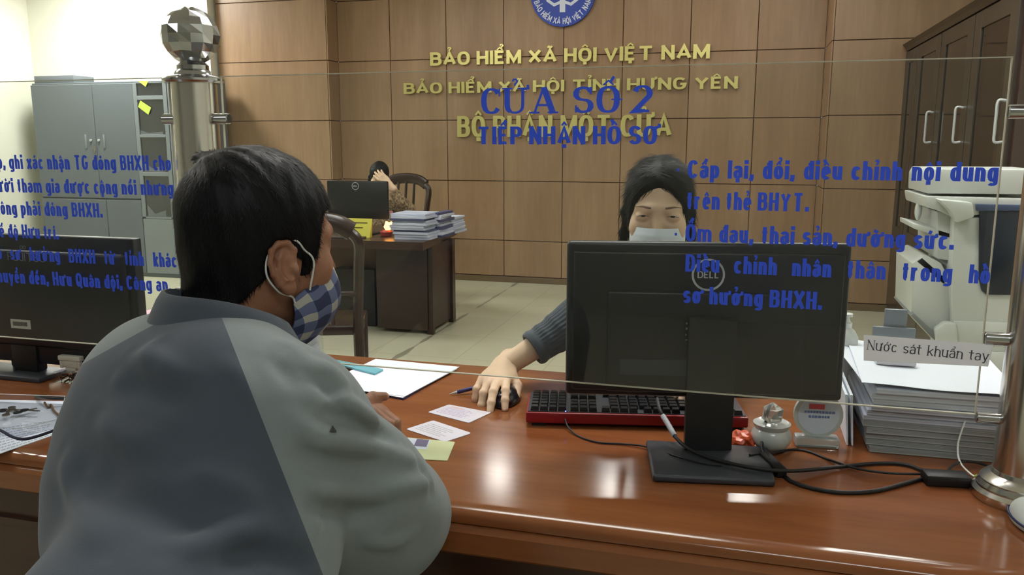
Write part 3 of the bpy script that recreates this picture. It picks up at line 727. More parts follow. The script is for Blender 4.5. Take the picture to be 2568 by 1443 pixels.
def hair_strands(P, F, nst, flow, length, width, rng, cond=None):
    """thin locks lying on the hair surface"""
    a, b, c = P[F[:, 0]], P[F[:, 1]], P[F[:, 2]]; N = np.cross(b-a, c-a); ar = np.linalg.norm(N, axis=1); N /= np.maximum(ar, 1e-12)[:, None]
    fi = rng.choice(len(F), nst, p=ar/ar.sum()); o = a[fi]+(b[fi]-a[fi])*rng.random((nst, 1))*.5+(c[fi]-a[fi])*rng.random((nst, 1))*.5; n = N[fi]
    t = flow(o)+rng.normal(size=(nst, 3))*.22; t -= n*(t*n).sum(1)[:, None]; t /= np.linalg.norm(t, axis=1)[:, None]; s = np.cross(t, n)
    L = (length*(.6+.8*rng.random(nst)))[:, None]; Wd = (width*(.6+.8*rng.random(nst)))[:, None]; lift = (rng.random((nst, 1))*.35+.05)
    p0 = o-n*.001; p1 = o+t*L*.5+n*L*lift*.35; p2 = o+t*L+n*L*lift*.25
    V = np.stack([p0-s*Wd, p0+s*Wd, p1-s*Wd*.7, p1+s*Wd*.7, p2], 1).reshape(-1, 3); k = np.arange(nst)*5
    Fq = np.stack([k, k+1, k+3, k+2], 1); Ft = np.stack([k+2, k+3, k+4, k+4], 1); return V, Fq, Ft
def hair_obj(name, P, F, strands, m, parent):
    V, Fq, Ft = strands; n = len(P); faces = F.tolist()+(Fq+n).tolist()+[[a+n, b+n, c+n] for a, b, c, _ in Ft.tolist()]
    me = bpy.data.meshes.new(name); me.from_pydata(np.concatenate([P, V]).tolist(), [], faces); me.materials.append(m)
    me.polygons.foreach_set('use_smooth', [True]*len(me.polygons)); me.update(); return finish(name, me, parent)
def to_world(P, c, R): return c+P@R
def surf_y(fn, x, z, y0=.14, y1=0.0):
    """front surface of a head function at local x, z"""
    ys = np.linspace(y0, y1, 141); Pn = np.stack([np.full(141, x), ys, np.full(141, z)], 1); v = fn(Pn); k = np.argmax(v < 0); return ys[k]

# ---- head
HC = PD(660, 613, 1.135); HR = frame(math.radians(28), math.radians(-5), math.radians(-1.0))
man = thing('person', 'man from behind in slate and light grey jacket and checked mask, leaning on counter', 'person', (-.56, .70, 0))
neck_m = ((0, -.035, -.06), (-.012, -.095, -.21), .056, .062)
skin_fn = lambda P: smin(smin(head_skin(P, False, neck_m), ear_sdf(P, 1), .006), ear_sdf(P, -1), .006)
Ph, Fh = nets(skin_fn, (-.105, -.125, -.26), (.105, .135, .13), .0028)
def zone(P):
    A = .050-P[:, 2]+np.maximum(P[:, 1]-.060, 0)*.3
    B = np.maximum(P[:, 1]-.046-.15*P[:, 2], -.012-P[:, 2])
    Cc = np.maximum(-(P[:, 2]+.030)*.75-( -.020-P[:, 1])*.75, P[:, 1]+.012)
    Cc = np.maximum(Cc, -.082-P[:, 2]); sb = np.maximum(np.abs(P[:, 1]-.030)-.010, np.abs(P[:, 2]+.02)-.018)
    return smin(smin(smin(A, B, .012), Cc, .012), sb, .008)
def hair_fn(P):
    th = .002+.009*smooth01(P[:, 2], -.07, .07)+.003*smooth01(-P[:, 1], .0, .08)
    wob = .0012*np.sin(P[:, 0]*95+3*np.sin(P[:, 1]*60))*np.sin(P[:, 1]*110+P[:, 2]*70)
    base = smin(skull(P), s_cap(P, neck_m[0], neck_m[1], .057, .066), .025)
    tuft = s_ell(P, (-.055, -.055, .112), (.020, .022, .009))
    ear = np.minimum(s_ell(P, (.092, -.014, -.022), (.024, .030, .042)), s_ell(P, (-.092, -.014, -.022), (.024, .030, .042)))
    return smax(smax(smin(base-th, tuft, .02)+wob, zone(P), .008), -ear, .004)
Pr, Fr = nets(hair_fn, (-.105, -.135, -.135), (.105, .115, .145), .0032)
rng = np.random.default_rng(3)
crown = np.array([-.01, -.06, .12])
def flow_m(o):
    t = o-crown; t[:, 1] += .02*smooth01(o[:, 2], .06, .12); t[:, 2] -= .03; return t/np.linalg.norm(t, axis=1)[:, None]
st = hair_strands(Pr, Fr[:, :3], 9000, flow_m, .013, .00045, rng)
st = (to_world(st[0], HC, HR), st[1], st[2])

# ---- torso and arms (under the clothes) and hands
C7 = PD(545, 850, 1.0); RS = PD(765, 1045, .985); LS = PD(425, 935, 1.10)
REL = np.array([-.468, 1.035, .835]); RFA = np.array([-.568, 1.15, .860]); RWR = np.array([-.650, 1.300, .842])
LEL = np.array([-.92, 1.12, .87]); LWR = np.array([-.731, 1.352, .862])
PEL = np.array([-.56, .60, .56]); CH = (RS+LS)/2+np.array([.0, .02, -.06])
def torso_body(P):
    d = s_cap(P, CH, PEL+np.array([0, 0, .03]), .08, .10); d = smin(d, s_cap(P, LS, RS, .05, .05), .08); d = smin(d, s_cap(P, C7+np.array([0, .03, -.03]), CH, .035, .08), .06)
    d = smin(d, s_chain(P, [RS, REL, RFA, RWR], [.040, .036, .034, .026], .02), .03); d = smin(d, s_chain(P, [LS, LEL, LWR], [.052, .042, .026], .02), .03)
    return d
Pb, Fb = nets(torso_body, (-1.02, .42, .40), (-.36, 1.45, 1.16), .014, 1)
# right hand: palm to the left, fingers wrapped over the other hand, thumb on top
fwd = np.array([-.15, .98, -.10]); fn_r, ch_r = hand_sdf(RWR, (-.12, .99, .0), (-.95, -.10, -.25), 1, [(35, 50, 40), (42, 55, 40), (50, 58, 40), (55, 60, 40)], 1, .98,
    thumb=[(.5, .8, .1), (.0, .9, -.4), (-.3, .6, -.7)], arm=(RFA, .034))
fn_l, ch_l = hand_sdf(LWR, (.96, .12, .05), (.12, -.20, -.97), -1, [(38, 42, 22), (36, 46, 26), (38, 48, 28), (42, 48, 28)], 2, .98, thumb=[(.7, .6, .1), (.45, .85, .2), (.2, .95, .2)], arm=(LEL, .038))
Phr, Fhr = nets(fn_r, RWR-np.array([.10, .10, .075]), RWR+np.array([.09, .22, .095]), .0022)
Phl, Fhl = nets(fn_l, LWR-np.array([.09, .09, .07]), LWR+np.array([.22, .21, .09]), .0026)
P_, F_ = np_join([(to_world(Ph, HC, HR), Fh), (Pb, Fb), (Phr, Fhr), (Phl, Fhl)])
np_obj('body', P_, F_, skin_m, man)
hair_obj('hair', to_world(Pr, HC, HR), Fr, st, hair_m, man)
nail_m = mat('fingernail', S(186, 140, 120), .3)
nails(ch_r, (-.95, -.10, -.25), nail_m, man, [4]); nails(ch_l, (.12, -.20, -.97), nail_m, man, range(4))
G = Geo()
for s in (-1, 1):
    y = surf_y(skin_fn, s*.031, 0); c = HC+np.array([s*.031, .0745, 0])@HR; bm = bmesh.new(); bmesh.ops.create_uvsphere(bm, u_segments=16, v_segments=12, radius=.0128)
    for v in bm.verts: v.co += Vector(tuple(c))
    G.addbm(bm)
G.obj('eyes', mat('eye_white', S(190, 185, 178), .3), man)

trouser_m = mat('dark_trousers', S(46, 46, 52), .85)
def man_legs(P):
    d = s_cap(P, PEL+np.array([0, 0, .02]), PEL+np.array([0, 0, .0]), .135, .135)
    for s in (.09, -.09): K = np.array([PEL[0]+s*1.25, 1.04, .54]); d = smin(d, s_chain(P, [PEL+np.array([s, .02, .02]), K, np.array([K[0], 1.02, .08])], [.085, .062, .046], .03), .05)
    return smax(d, .505-P[:, 2]+10*(P[:, 1] > .85), .005) if False else d
Pl_, Fl_ = nets(man_legs, (PEL[0]-.28, .42, .02), (PEL[0]+.28, 1.15, .74), .012, 1); np_obj('trousers', Pl_, Fl_, trouser_m, man)
# ---- jacket
def jacket_core(P):
    d = s_chain(P, [C7+np.array([0, .02, -.035]), CH+np.array([0, -.02, .0]), PEL+np.array([0, -.01, .26]), PEL+np.array([0, -.02, 0])], [.052, .125, .138, .140], .07)
    d = smin(d, s_cap(P, LS+np.array([.0, .0, -.012]), RS, .056, .062), .06)
    d = smin(d, s_ell(P, PD(395, 1100, 1.06), (.105, .11, .15)), .08)          # left shoulder blade
    d = smin(d, s_ell(P, PD(560, 1075, .97), (.12, .085, .11)), .08)
    d = smin(d, s_ell(P, PD(335, 1310, 1.02), (.085, .10, .13)), .08); d = smin(d, s_ell(P, PD(620, 1400, .94), (.10, .09, .10)), .08)
    return d
def jacket_arms(P):
    d = s_chain(P, [RS, (RS+REL)/2+np.array([.012, -.015, -.01]), REL+np.array([.0, -.0, -.0]), RFA, RWR-np.array([-.02, .04, 0])], [.066, .074, .070, .046, .034], .04)
    d = smin(d, s_ell(P, PD(965, 1310, 1.13), (.070, .060, .085)), .06)
    d = smin(d, s_ell(P, PD(840, 1290, 1.08), (.060, .060, .10)), .06)
    l = s_chain(P, [LS, (LS+LEL)/2, LEL, LWR-np.array([.03, .04, 0])], [.066, .066, .060, .040], .04)
    return d, l
FOLDS = []   # (surface points, amplitude, width)
def jacket_base(P):
    r, l = jacket_arms(P); return smin(smin(jacket_core(P), l, .05), r, .035)
def fl(pix, amp, w):
    P3 = []
    amp *= 1.7; w *= .85
    for x, y in spline(pix, 4):
        ds = np.linspace(.6, 1.6, 700); Pn = CP+ray(x, y)[None, :]*ds[:, None]/FPX; v = jacket_base(Pn)
        if (v < 0).any(): P3.append(Pn[np.argmax(v < 0)])
    if len(P3) > 1: FOLDS.append((P3, amp, w))
for pix, amp, w in (
    ([(745, 905), (820, 925), (890, 985)], .009, .010), ([(735, 945), (800, 960), (880, 1030)], -.008, .011), ([(800, 1000), (870, 1010), (960, 1075)], .009, .011),
    ([(760, 1050), (850, 1045), (1000, 1110)], -.007, .011), ([(700, 1010), (790, 1095), (920, 1120), (1060, 1160)], .006, .012), ([(700, 1120), (820, 1160), (960, 1165)], -.005, .013),
    ([(720, 1190), (830, 1235), (960, 1230), (1090, 1205)], .006, .012), ([(740, 1250), (850, 1290), (1000, 1285)], -.006, .014), ([(815, 1240), (800, 1310), (790, 1370)], .005, .008),
    ([(1020, 1120), (1060, 1180), (1090, 1260)], -.005, .010), ([(880, 1350), (980, 1360), (1060, 1330)], .005, .012), ([(640, 880), (700, 920), (760, 1000)], -.005, .012), ([(660, 850), (740, 880), (800, 960)], .005, .010),
    ([(330, 885), (400, 905), (480, 970)], .006, .014), ([(290, 950), (390, 990), (520, 1010)], -.006, .018), ([(240, 1040), (330, 1100), (450, 1110)], .005, .018), ([(420, 830), (380, 880), (370, 950)], .005, .010),
    ([(450, 1170), (570, 1210), (690, 1290)], .007, .018), ([(230, 1190), (400, 1290), (600, 1330)], -.006, .022), ([(160, 1120), (190, 1240), (260, 1400)], .006, .016), ([(400, 1400), (560, 1350), (710, 1320)], .008, .018),
    ([(560, 880), (620, 980), (650, 1080)], .004, .012), ([(520, 1420), (650, 1390), (800, 1430)], -.008, .014)): fl(pix, amp, w)
def jacket_fn(P):
    d = jacket_base(P)
    for pts, amp, w in FOLDS:
        g = None; lo_ = np.min(pts, 0)-4*w; hi_ = np.max(pts, 0)+4*w; k = ((P > lo_) & (P < hi_)).all(1)
        if not k.any(): continue
        Q = P[k]
        for a, b in zip(pts[:-1], pts[1:]): q = s_seg(Q, a, b); g = q if g is None else np.minimum(g, q)
        fall = np.minimum(np.linalg.norm(Q-pts[0], axis=1), np.linalg.norm(Q-pts[-1], axis=1)); d[k] -= amp*np.exp(-(g/w)**2)*smooth01(fall, 0, .05)
    q = P*np.array([1, 1, 1.3]); d = d-.0012*np.sin(q[:, 0]*38+2*np.sin(q[:, 2]*22))*np.sin(q[:, 2]*31+1.5*np.sin(q[:, 1]*27))
    d = smax(d, -s_cap(P, C7+np.array([-.015, .055, .055]), C7+np.array([.0, .08, .16]), .055, .075), .01)     # neck opening
    w = s_seg(P, RFA, RWR+(RWR-RFA)*.5); ax = (RWR-RFA)/np.linalg.norm(RWR-RFA); t = (P-RWR)@ax+.012
    near = np.linalg.norm(P-RWR, axis=1) < .12; d = np.where(near, smax(d, t, .004), d)
    axl = (LWR-LEL)/np.linalg.norm(LWR-LEL); tl = (P-LWR)@axl+.015; d = np.where(np.linalg.norm(P-LWR, axis=1) < .09, smax(d, tl, .004), d)
    d = smax(d, .585-P[:, 2], .01)
    # rest the sleeves on the counter
    on = (P[:, 1] > 1.137); d = np.where(on, smax(d, TOP+.003-P[:, 2], .008), d); d = np.where(P[:, 2] < TOP+.003, smax(d, P[:, 1]-1.122, .008), d)
    return d
Pj, Fj = nets(jacket_fn, (-1.06, .38, .58), (-.30, 1.42, 1.20), .0062)
me = bpy.data.meshes.new('j'); me.from_pydata(Pj.tolist(), [], Fj.tolist())
def seam_plane(a, b, c): n = np.cross(b-a, c-a); n /= np.linalg.norm(n); return a, n
SP = [seam_plane(PD(565, 820, .95), PD(672, 1090, .87), PD(618, 960, 1.2)), None]
SP[1] = seam_plane(PD(375, 822, 1.02), PD(226, 905, 1.05), PD(300, 872, 1.3))
sleeve_ref = [PD(950, 1000, 1.1), PD(200, 800, 1.1)]; jacket = None
def part_cut(keep):      # keep: list of (plane, side) -> mesh cut by planes
    bm = bmesh.new(); bm.from_mesh(me)
    for (p, n), ref, s in keep:
        sg = s*math.copysign(1, (ref-p)@n)
        bmesh.ops.bisect_plane(bm, geom=bm.verts[:]+bm.edges[:]+bm.faces[:], plane_co=tuple(p), plane_no=tuple(n*sg), clear_inner=True, clear_outer=False, dist=1e-6)
    m2 = bpy.data.meshes.new('jacket'); bm.to_mesh(m2); bm.free(); m2.polygons.foreach_set('use_smooth', [True]*len(m2.polygons)); return m2
mt = part_cut([(SP[0], sleeve_ref[0], -1), (SP[1], sleeve_ref[1], -1)]); mt.materials.append(slate); jacket = finish('jacket', mt, man)
for k in (0, 1):
    ms = part_cut([(SP[k], sleeve_ref[k], 1)]+([(SP[1], sleeve_ref[1], -1)] if k == 0 else [(SP[0], sleeve_ref[0], -1)])); ms.materials.append(lightg); o = finish('sleeve', ms, jacket, label='light grey sleeve')
bpy.data.meshes.remove(me)
# collar: a stand and a fall around the neck
ccen = np.array([-.634, .897, C7[2]+.004])
def collar_ring(r1, r2, dz, n=56, drop=0, gap=.42):
    out = []; yw = math.radians(28); f = np.array([math.sin(yw), math.cos(yw), 0]); rr_ = np.array([math.cos(yw), -math.sin(yw), 0])
    for i in range(n+1):
        a = -math.pi+gap+(2*math.pi-2*gap)*i/n      # 0 is the back of the neck
        p = ccen-f*math.cos(a)*r2+rr_*math.sin(a)*r1; fr = ((1-math.cos(a))/2)**1.7; p = p+rr_*max(0, math.sin(a))*max(0, r1-.078)*.9
        p = p+np.array([0, 0, dz-.062*fr-drop*fr]); out.append(p)
    return out
rings = [collar_ring(.066, .072, .000), collar_ring(.066, .072, .040), collar_ring(.068, .074, .050), collar_ring(.072, .078, .050), collar_ring(.078, .085, .040, drop=.003), collar_ring(.086, .095, .020, drop=.006), collar_ring(.094, .104, .000, drop=.010), collar_ring(.091, .101, -.002, drop=.010), collar_ring(.084, .093, .008, drop=.006)]
G = Geo(); G.grid([[tuple(p) for p in r] for r in rings]); G.obj('collar', slate, jacket, auto=60)
# small dark hole with lint on the sleeve
def on_jacket(px, py, d0=.7, d1=1.4):
    ds = np.linspace(d0, d1, 1400); Pn = np.array([PD(px, py, d) for d in ds]); v = jacket_fn(Pn); return PD(px, py, ds[np.argmax(v < 0)]-.0022)
G = Geo(); ring = [tuple(on_jacket(835+a, 1078+b)) for a, b in ((-8, 4), (-4, -4), (-1, -11), (3, -5), (9, 3), (8, 8), (3, 6), (-3, 6))]
c = on_jacket(835, 1078); G.add(ring+[tuple(c-ray(835, 1078)/3000*.001)], [(i, (i+1) % 8, 8) for i in range(8)]); G.obj('frayed_hole', mat('hole_dark', S(48, 50, 48), .9), jacket)

# ---- cloth mask
mask_m = bpy.data.materials.new('checked_cloth'); mask_m.use_nodes = True
def _mask():
    nt = mask_m.node_tree; b = nt.nodes['Principled BSDF']; L = nt.links; uv = nt.nodes.new('ShaderNodeUVMap'); uv.uv_map = 'uv'; sx = nt.nodes.new('ShaderNodeSeparateXYZ'); L.new(uv.outputs[0], sx.inputs[0])
    def M(op, a, c=None):
        q = nt.nodes.new('ShaderNodeMath'); q.operation = op
        for i, v in enumerate((a, c)):
            if v is None: continue
            if isinstance(v, (int, float)): q.inputs[i].default_value = v
            else: L.new(v, q.inputs[i])
        return q.outputs[0]
    def band(v, n, o, w): return M('LESS_THAN', M('FRACT', M('ADD', M('MULTIPLY', v, n), o)), w)
    u, v = sx.outputs[0], sx.outputs[1]; a, c = band(u, 6.0, .35, .42), band(v, 2.9, .12, .42)
    s = M('MULTIPLY', M('ADD', a, c), .5); r = nt.nodes.new('ShaderNodeValToRGB'); r.color_ramp.interpolation = 'CONSTANT'; e = r.color_ramp.elements
    e[0].position = 0; e[0].color = S(38, 45, 78); e[1].position = .4; e[1].color = S(84, 93, 126); k = e.new(.9); k.color = S(158, 155, 148); L.new(s, r.inputs[0]); L.new(r.outputs[0], b.inputs['Base Color']); b.inputs['Roughness'].default_value = .85
_mask()
def mask_pt(u, v, off=0):
    ph = u*math.radians(84); c, s = math.cos(ph), math.sin(ph); au = abs(u)
    zt = -.030-.036*max(0, au-.35)**1.3/.65**1.3+.002*math.sin(u*30)*(1 if au > .5 else 0); zb = -.146+.010*au
    z = zt+(zb-zt)*v; bulge = math.sin(math.pi*min(1, v*.95+.05))
    a = .0655+.007*bulge-.012*v*v; bb = (.104+.026*bulge**.8-.034*v**3)
    y = -.008+bb*abs(c)**.85; x = a*math.copysign(abs(s)**.9, s); pl = .0012*math.sin(u*70)*math.exp(-v*9)
    n = np.array([s, c, 0]); return np.array([x, y, z])+n*(off+pl)
nu, nv = 49, 21; G = Geo()
outer = [[tuple(HC+mask_pt(-1+2*i/(nu-1), j/(nv-1), .0012)@HR) for j in range(nv)] for i in range(nu)]
inner = [[tuple(HC+mask_pt(-1+2*i/(nu-1), j/(nv-1), -.0005)@HR) for j in range(nv)] for i in range(nu)]
G.grid(outer); G.grid(inner, flip=True)
N = nu*nv
def ed(a, b): G.f.append((a, b, b+N, a+N)); G.m.append(0)
for i in range(nu-1): ed(i*nv, (i+1)*nv); ed((i+1)*nv+nv-1, i*nv+nv-1)
for j in range(nv-1): ed(j+1, j); ed((nu-1)*nv+j, (nu-1)*nv+j+1)
mk = G.obj('face_mask', mask_m, man, auto=80); uvl = mk.data.uv_layers.new(name='uv')
for lp in mk.data.loops:
    i, j = divmod(lp.vertex_index % N, nv); uvl.data[lp.index].uv = (i/(nu-1)+.10*j/(nv-1), j/(nv-1)-.25*abs(i/(nu-1)-.5))
loopm = mat('white_elastic', S(205, 205, 200), .7)
for s in (1, -1):
    G = Geo(); e = lambda x, y, z: HC+np.array([s*x, y, z])@HR
    G.tube(spline([HC+mask_pt(s*.98*.86, .02, .001)@HR, e(.0745, .034, -.016), e(.0775, .016, .001), e(.079, .002, .013), e(.076, -.020, .012), e(.0755, -.036, -.008), e(.0755, -.036, -.034), e(.0735, -.016, -.056), e(.069, .006, -.064), HC+mask_pt(s*.99, .08, .001)@HR], 6), .0014, 8); G.obj('ear_loop', loopm, mk)
# stool
stool = mat('stool_dark', S(40, 38, 38), .5)
t = thing('stool', 'dark stool under the man in the grey jacket', 'stool', (PEL[0], .60, 0)); sx_ = float(PEL[0])
G = Geo(); G.lathe([(.01, .38), (.17, .38), (.175, .39), (.175, .405), (.16, .42), (.01, .425)], (sx_, .60, 0)); G.obj('seat', stool, t)
for a in range(4):
    q = math.radians(45+90*a); G = Geo(); G.cyl((sx_+.11*math.cos(q), .60+.11*math.sin(q), .38), (sx_+.19*math.cos(q), .60+.19*math.sin(q), 0), .012); G.obj('leg', stool, t)

# ================================================================== THE CLERK BEHIND THE COUNTER
skin_w = mat('skin_clerk', S(222, 190, 160), .5, noise=.05, nscale=(20, 20, 20), sss=.06)
knit = mat('grey_knit', S(68, 74, 84), .85, sheen=.2)
HW = PD(1651, 533, 1.94); HWR = frame(math.radians(175), math.radians(-3), math.radians(.8))
woman = thing('person', 'seated woman with dark hair and pale blue mask behind the large black monitor', 'person', (HW[0], 2.10, .44))
neck_w = ((0, -.035, -.06), (0, -.075, -.20), .048, .052)
wfn0 = lambda P: smin(smin(head_skin(P, True, neck_w), ear_sdf(P, 1, True), .006), ear_sdf(P, -1, True), .006)
def w_skin(P):
    d = wfn0(P)
    for s in (-1, 1):     # lids: a soft bulge with a narrow opening
        d = smin(d, s_ell(P, (s*.0335, .0755, .0), (.0175, .0135, .0105)), .006)
        d = smax(d, -s_chain(P, [(s*.0205, .092, -.0018), (s*.033, .0945, -.0004), (s*.046, .088, -.0004)], [.0011, .0019, .0011], .002), .002)
    return d
Pw, Fw = nets(w_skin, (-.10, -.12, -.25), (.10, .13, .13), .0026)
RSw, LSw = PD(1545, 700, 2.08), PD(1790, 700, 2.08); ELw = PD(1452, 800, 1.95); WRw = PY(1262, 924, 1.772)
LEw = PD(1830, 860, 1.95); LWw = np.array([-.02, 1.80, .87]); CHw = (RSw+LSw)/2+np.array([0, .0, -.10]); PLw = np.array([CHw[0], 2.20, .50])
def w_body(P):
    d = s_cap(P, CHw, PLw, .09, .12); d = smin(d, s_cap(P, RSw, LSw, .04, .04), .06); d = smin(d, s_cap(P, HW+np.array([0, .06, -.17]), CHw+np.array([0, 0.02, .06]), .045, .045), .03)
    d = smin(d, s_chain(P, [LSw, LEw, LWw], [.04, .032, .022], .02), .02)
    d = smin(d, s_chain(P, [RSw, ELw, WRw], [.04, .034, .0235], .02), .02)
    return d
Pwb, Fwb = nets(w_body, (-.62, 1.66, .38), (.24, 2.36, 1.14), .012, 1)
fw_, chw = hand_sdf(WRw, (.02, -.995, -.10), (0, .10, -.995), 1, [(10, 22, 14), (10, 22, 14), (24, 34, 20), (30, 40, 24)], 8, 1.0, thumb=[(.55, .75, .25), (.10, .95, .35), (-.2, .9, .3)], arm=(ELw, .036))
Pwh, Fwh = nets(fw_, WRw-np.array([.08, .21, .075]), WRw+np.array([.16, .12, .12]), .0021)
fl_, chl = hand_sdf(LWw, (-.5, -.85, -.05), (0, 0, -1), -1, [(20, 30, 22)]*4, 3, 1.0, arm=(LEw, .036))
Pwl, Fwl = nets(fl_, LWw-np.array([.17, .20, .07]), LWw+np.array([.09, .10, .07]), .0035)
P_, F_ = np_join([(to_world(Pw, HW, HWR), Fw), (Pwb, Fwb), (Pwh, Fwh), (Pwl, Fwl)])
np_obj('body', P_, F_, skin_w, woman)
nails(chw, (0, .10, -.99), mat('fingernail_pale', S(232, 196, 178), .3), woman, range(5))
brow_m = mat('brow_hair', S(120, 96, 84), .8); lash_m = mat('lash_line', S(72, 56, 52), .6); eye_w = mat('eye_dark', S(84, 70, 64), .3)
for s in (-1, 1):
    G = Geo(); pts = []
    for k in range(11):
        q = k/10; x = s*(.016+.036*q); z = .0225+.0030*math.sin(q*2.6)-.003*q; pts.append(HW+np.array([x, surf_y(w_skin, x, z)+.0002, z])@HWR)
    G.tube(pts, [.0010+.0015*math.sin(math.pi*min(1, .25+q*.09)) for q in range(11)], 8); G.obj('eyebrow', brow_m, woman)
    G = Geo(); pts = []
    for k in range(11):
        q = k/10; x = s*(.0195+.0275*q); z = -.0005+.0042*math.sin(math.pi*min(1, q*.9+.08)); pts.append(HW+np.array([x, surf_y(w_skin, x, z+.0008)+.0003, z+.0008])@HWR)
    G.tube(pts, [.0004+.0005*math.sin(math.pi*q/10) for q in range(11)], 8); G.obj('eyelash_line', lash_m, woman)
    def lens(a0, a1, nm, mt__, off, hk=1.0):
        G = Geo(); gr = []
        for k in range(13):
            q = a0+(a1-a0)*k/12; x = s*(.0195+.0275*q); zt_ = .0003+.0042*math.sin(math.pi*min(1, q*.9+.08)); hh_ = .0036*math.sin(math.pi*min(1, max(0, q)))*hk
            gr.append([tuple(HW+np.array([x, surf_y(w_skin, x, zt_-hh_*v)+off, zt_-hh_*v])@HWR) for v in (0, .5, 1)])
        G.grid(gr); G.obj(nm, mt__, woman)
    lens(0, 1, 'eye_opening', mat('eye_shade_white', S(176, 160, 152), .35), .0004); lens(.34, .66, 'iris', mat('iris_dark', S(52, 40, 36), .25), .0008)
    c = HW+np.array([s*.033, .0758, -.0005])@HWR; bm = bmesh.new(); bmesh.ops.create_uvsphere(bm, u_segments=20, v_segments=14, radius=.0118)
    for v in bm.verts: v.co += Vector(tuple(c))
    G = Geo(); G.addbm(bm); G.obj('eye', eye_w, woman)
def w_hair(P):
    th = .006+.006*smooth01(P[:, 2], -.02, .09); ax = np.abs(P[:, 0]-.004)
    d = skull(P, True)-th
    z = .092-P[:, 2]-1.0*np.maximum(ax-.004, 0); z = smin(z, np.maximum(P[:, 1]-.050-.45*P[:, 2], -.03-P[:, 2]), .012); z = smin(z, P[:, 1]+.012, .01)
    d = smax(d, z, .008)
    for s in (-1, 1): d = smin(d, s_chain(P, [(s*.062, .030, .050), (s*.076, .012, .0), (s*.079, -.008, -.055), (s*.070, -.02, -.12)], [.011, .008, .008, .010], .02), .012)
    d = smin(d, s_chain(P, [(0, -.085, .0), (0, -.10, -.08), (0, -.105, -.20)], [.045, .04, .03], .03), .04)
    return d+.0012*np.sin(P[:, 0]*120+4*np.sin(P[:, 2]*40))*np.sin(P[:, 1]*90)
Pq, Fq_ = nets(w_hair, (-.11, -.16, -.24), (.11, .12, .145), .0032)
def flow_w(o): t = np.stack([np.sign(o[:, 0]-.004)*.8*smooth01(o[:, 2], -.02, .10), -.25+0*o[:, 0], -.9+.4*smooth01(o[:, 2], .05, .12)], 1); return t/np.linalg.norm(t, axis=1)[:, None]
st = hair_strands(Pq, Fq_[:, :3], 8000, flow_w, .034, .0006, rng)
hair_obj('hair', to_world(Pq, HW, HWR), Fq_, (to_world(st[0], HW, HWR), st[1], st[2]), hair_m, woman)
# knitted top: torso, left sleeve plain, right forearm ribbed
def w_top(P):
    d = s_cap(P, CHw, PLw+np.array([0, 0, .08]), .115, .135); d = smin(d, s_cap(P, RSw, LSw, .055, .055), .07)
    d = smin(d, s_chain(P, [LSw, LEw, LWw+(LEw-LWw)*.25], [.052, .045, .036], .02), .03); d = smin(d, s_chain(P, [RSw, ELw], [.052, .048], .02), .03)
    return smax(d, -s_cap(P, HW+np.array([0, .05, -.14]), HW+np.array([0, .05, -.05]), .05, .055), .01)
Pt, Ft_ = nets(w_top, (-.60, 1.70, .40), (.24, 2.42, 1.14), .009)
top = np_obj('knitted_top', Pt, Ft_, knit, woman)
CUF = WRw+(ELw-WRw)*.37; axw = (ELw-WRw)/np.linalg.norm(ELw-WRw); e1 = np.cross(axw, [0, 0, 1]); e1 /= np.linalg.norm(e1); e2 = np.cross(axw, e1)
def w_sleeve(P):
    q = P-CUF; t = q@axw; a = np.arctan2(q@e2, q@e1); d = s_chain(P, [CUF, CUF+axw*.10, ELw, RSw], [.0395, .044, .050, .052], .02)
    d = d-.0011*np.sin(a*30)*smooth01(t, .02, .03)-.0035*np.exp(-((t-.011)/.010)**2)
    for tt in (.05, .085): d = d-.002*np.exp(-((t-tt-.012*np.sin(a*1.0))/.008)**2)
    d = smax(d, -t, .003); d = smax(d, t-.22, .003); return smax(d, -(s_cap(P, CUF-axw*.1, CUF+axw*.02, .0345, .0345)), .002)
lo = np.minimum(CUF, ELw)-.08; hi = np.maximum(CUF, ELw)+.08
Pz, Fz = nets(w_sleeve, lo, hi, .0024); np_obj('sleeve', Pz, Fz, knit, top)
# surgical mask
def smask(u, v, off=0):
    ph = u*math.radians(85); c, s = math.cos(ph), math.sin(ph); au = abs(u)
    zt = -.022-.004*au; zb = -.110+.02*au; z = zt+(zb-zt)*v; a = .0655; bb = .088+.030*math.sin(math.pi*min(1, .25+v*.6))-.03*v**3
    pl = .0018*abs(((v*5) % 1)-.5)*(1 if .15 < v < .8 else 0)
    return np.array([a*math.copysign(abs(s)**.9, s), -.004+bb*abs(c)**.75+off+pl+(.006*math.exp(-(u*6)**2)*(1-v)), z])
G = Geo(); nu, nv = 41, 25; G.grid([[tuple(HW+smask(-1+2*i/(nu-1), j/(nv-1), .001)@HWR) for j in range(nv)] for i in range(nu)]); G.grid([[tuple(HW+smask(-1+2*i/(nu-1), j/(nv-1), 0)@HWR) for j in range(nv)] for i in range(nu)], flip=True)
sm = G.obj('face_mask', mat('surgical_blue', S(224, 236, 246), .75), woman, auto=80)
G = Geo(); G.grid([[tuple(HW+smask(-.5+.13*i, .38+.13*j, .0016)@HWR) for j in range(2)] for i in range(2)]); G.obj('print_mark', mat('mark_blue', S(52, 84, 130), .7), sm)
for s in (1, -1):
    G = Geo(); G.tube(spline([HW+smask(s*.98, .02, .001)@HWR, HW+np.array([s*.072, .02, -.008])@HWR, HW+np.array([s*.076, -.014, .006])@HWR, HW+np.array([s*.078, -.03, -.02])@HWR, HW+smask(s*.98, .95, .001)@HWR], 6), .0012, 8); G.obj('ear_loop', loopm, sm)
chm = mat('office_chair_black', S(30, 30, 32), .6)
t = thing('office_chair', 'black office chair under the woman with the pale blue mask', 'chair', (CHw[0], 2.22, 0))
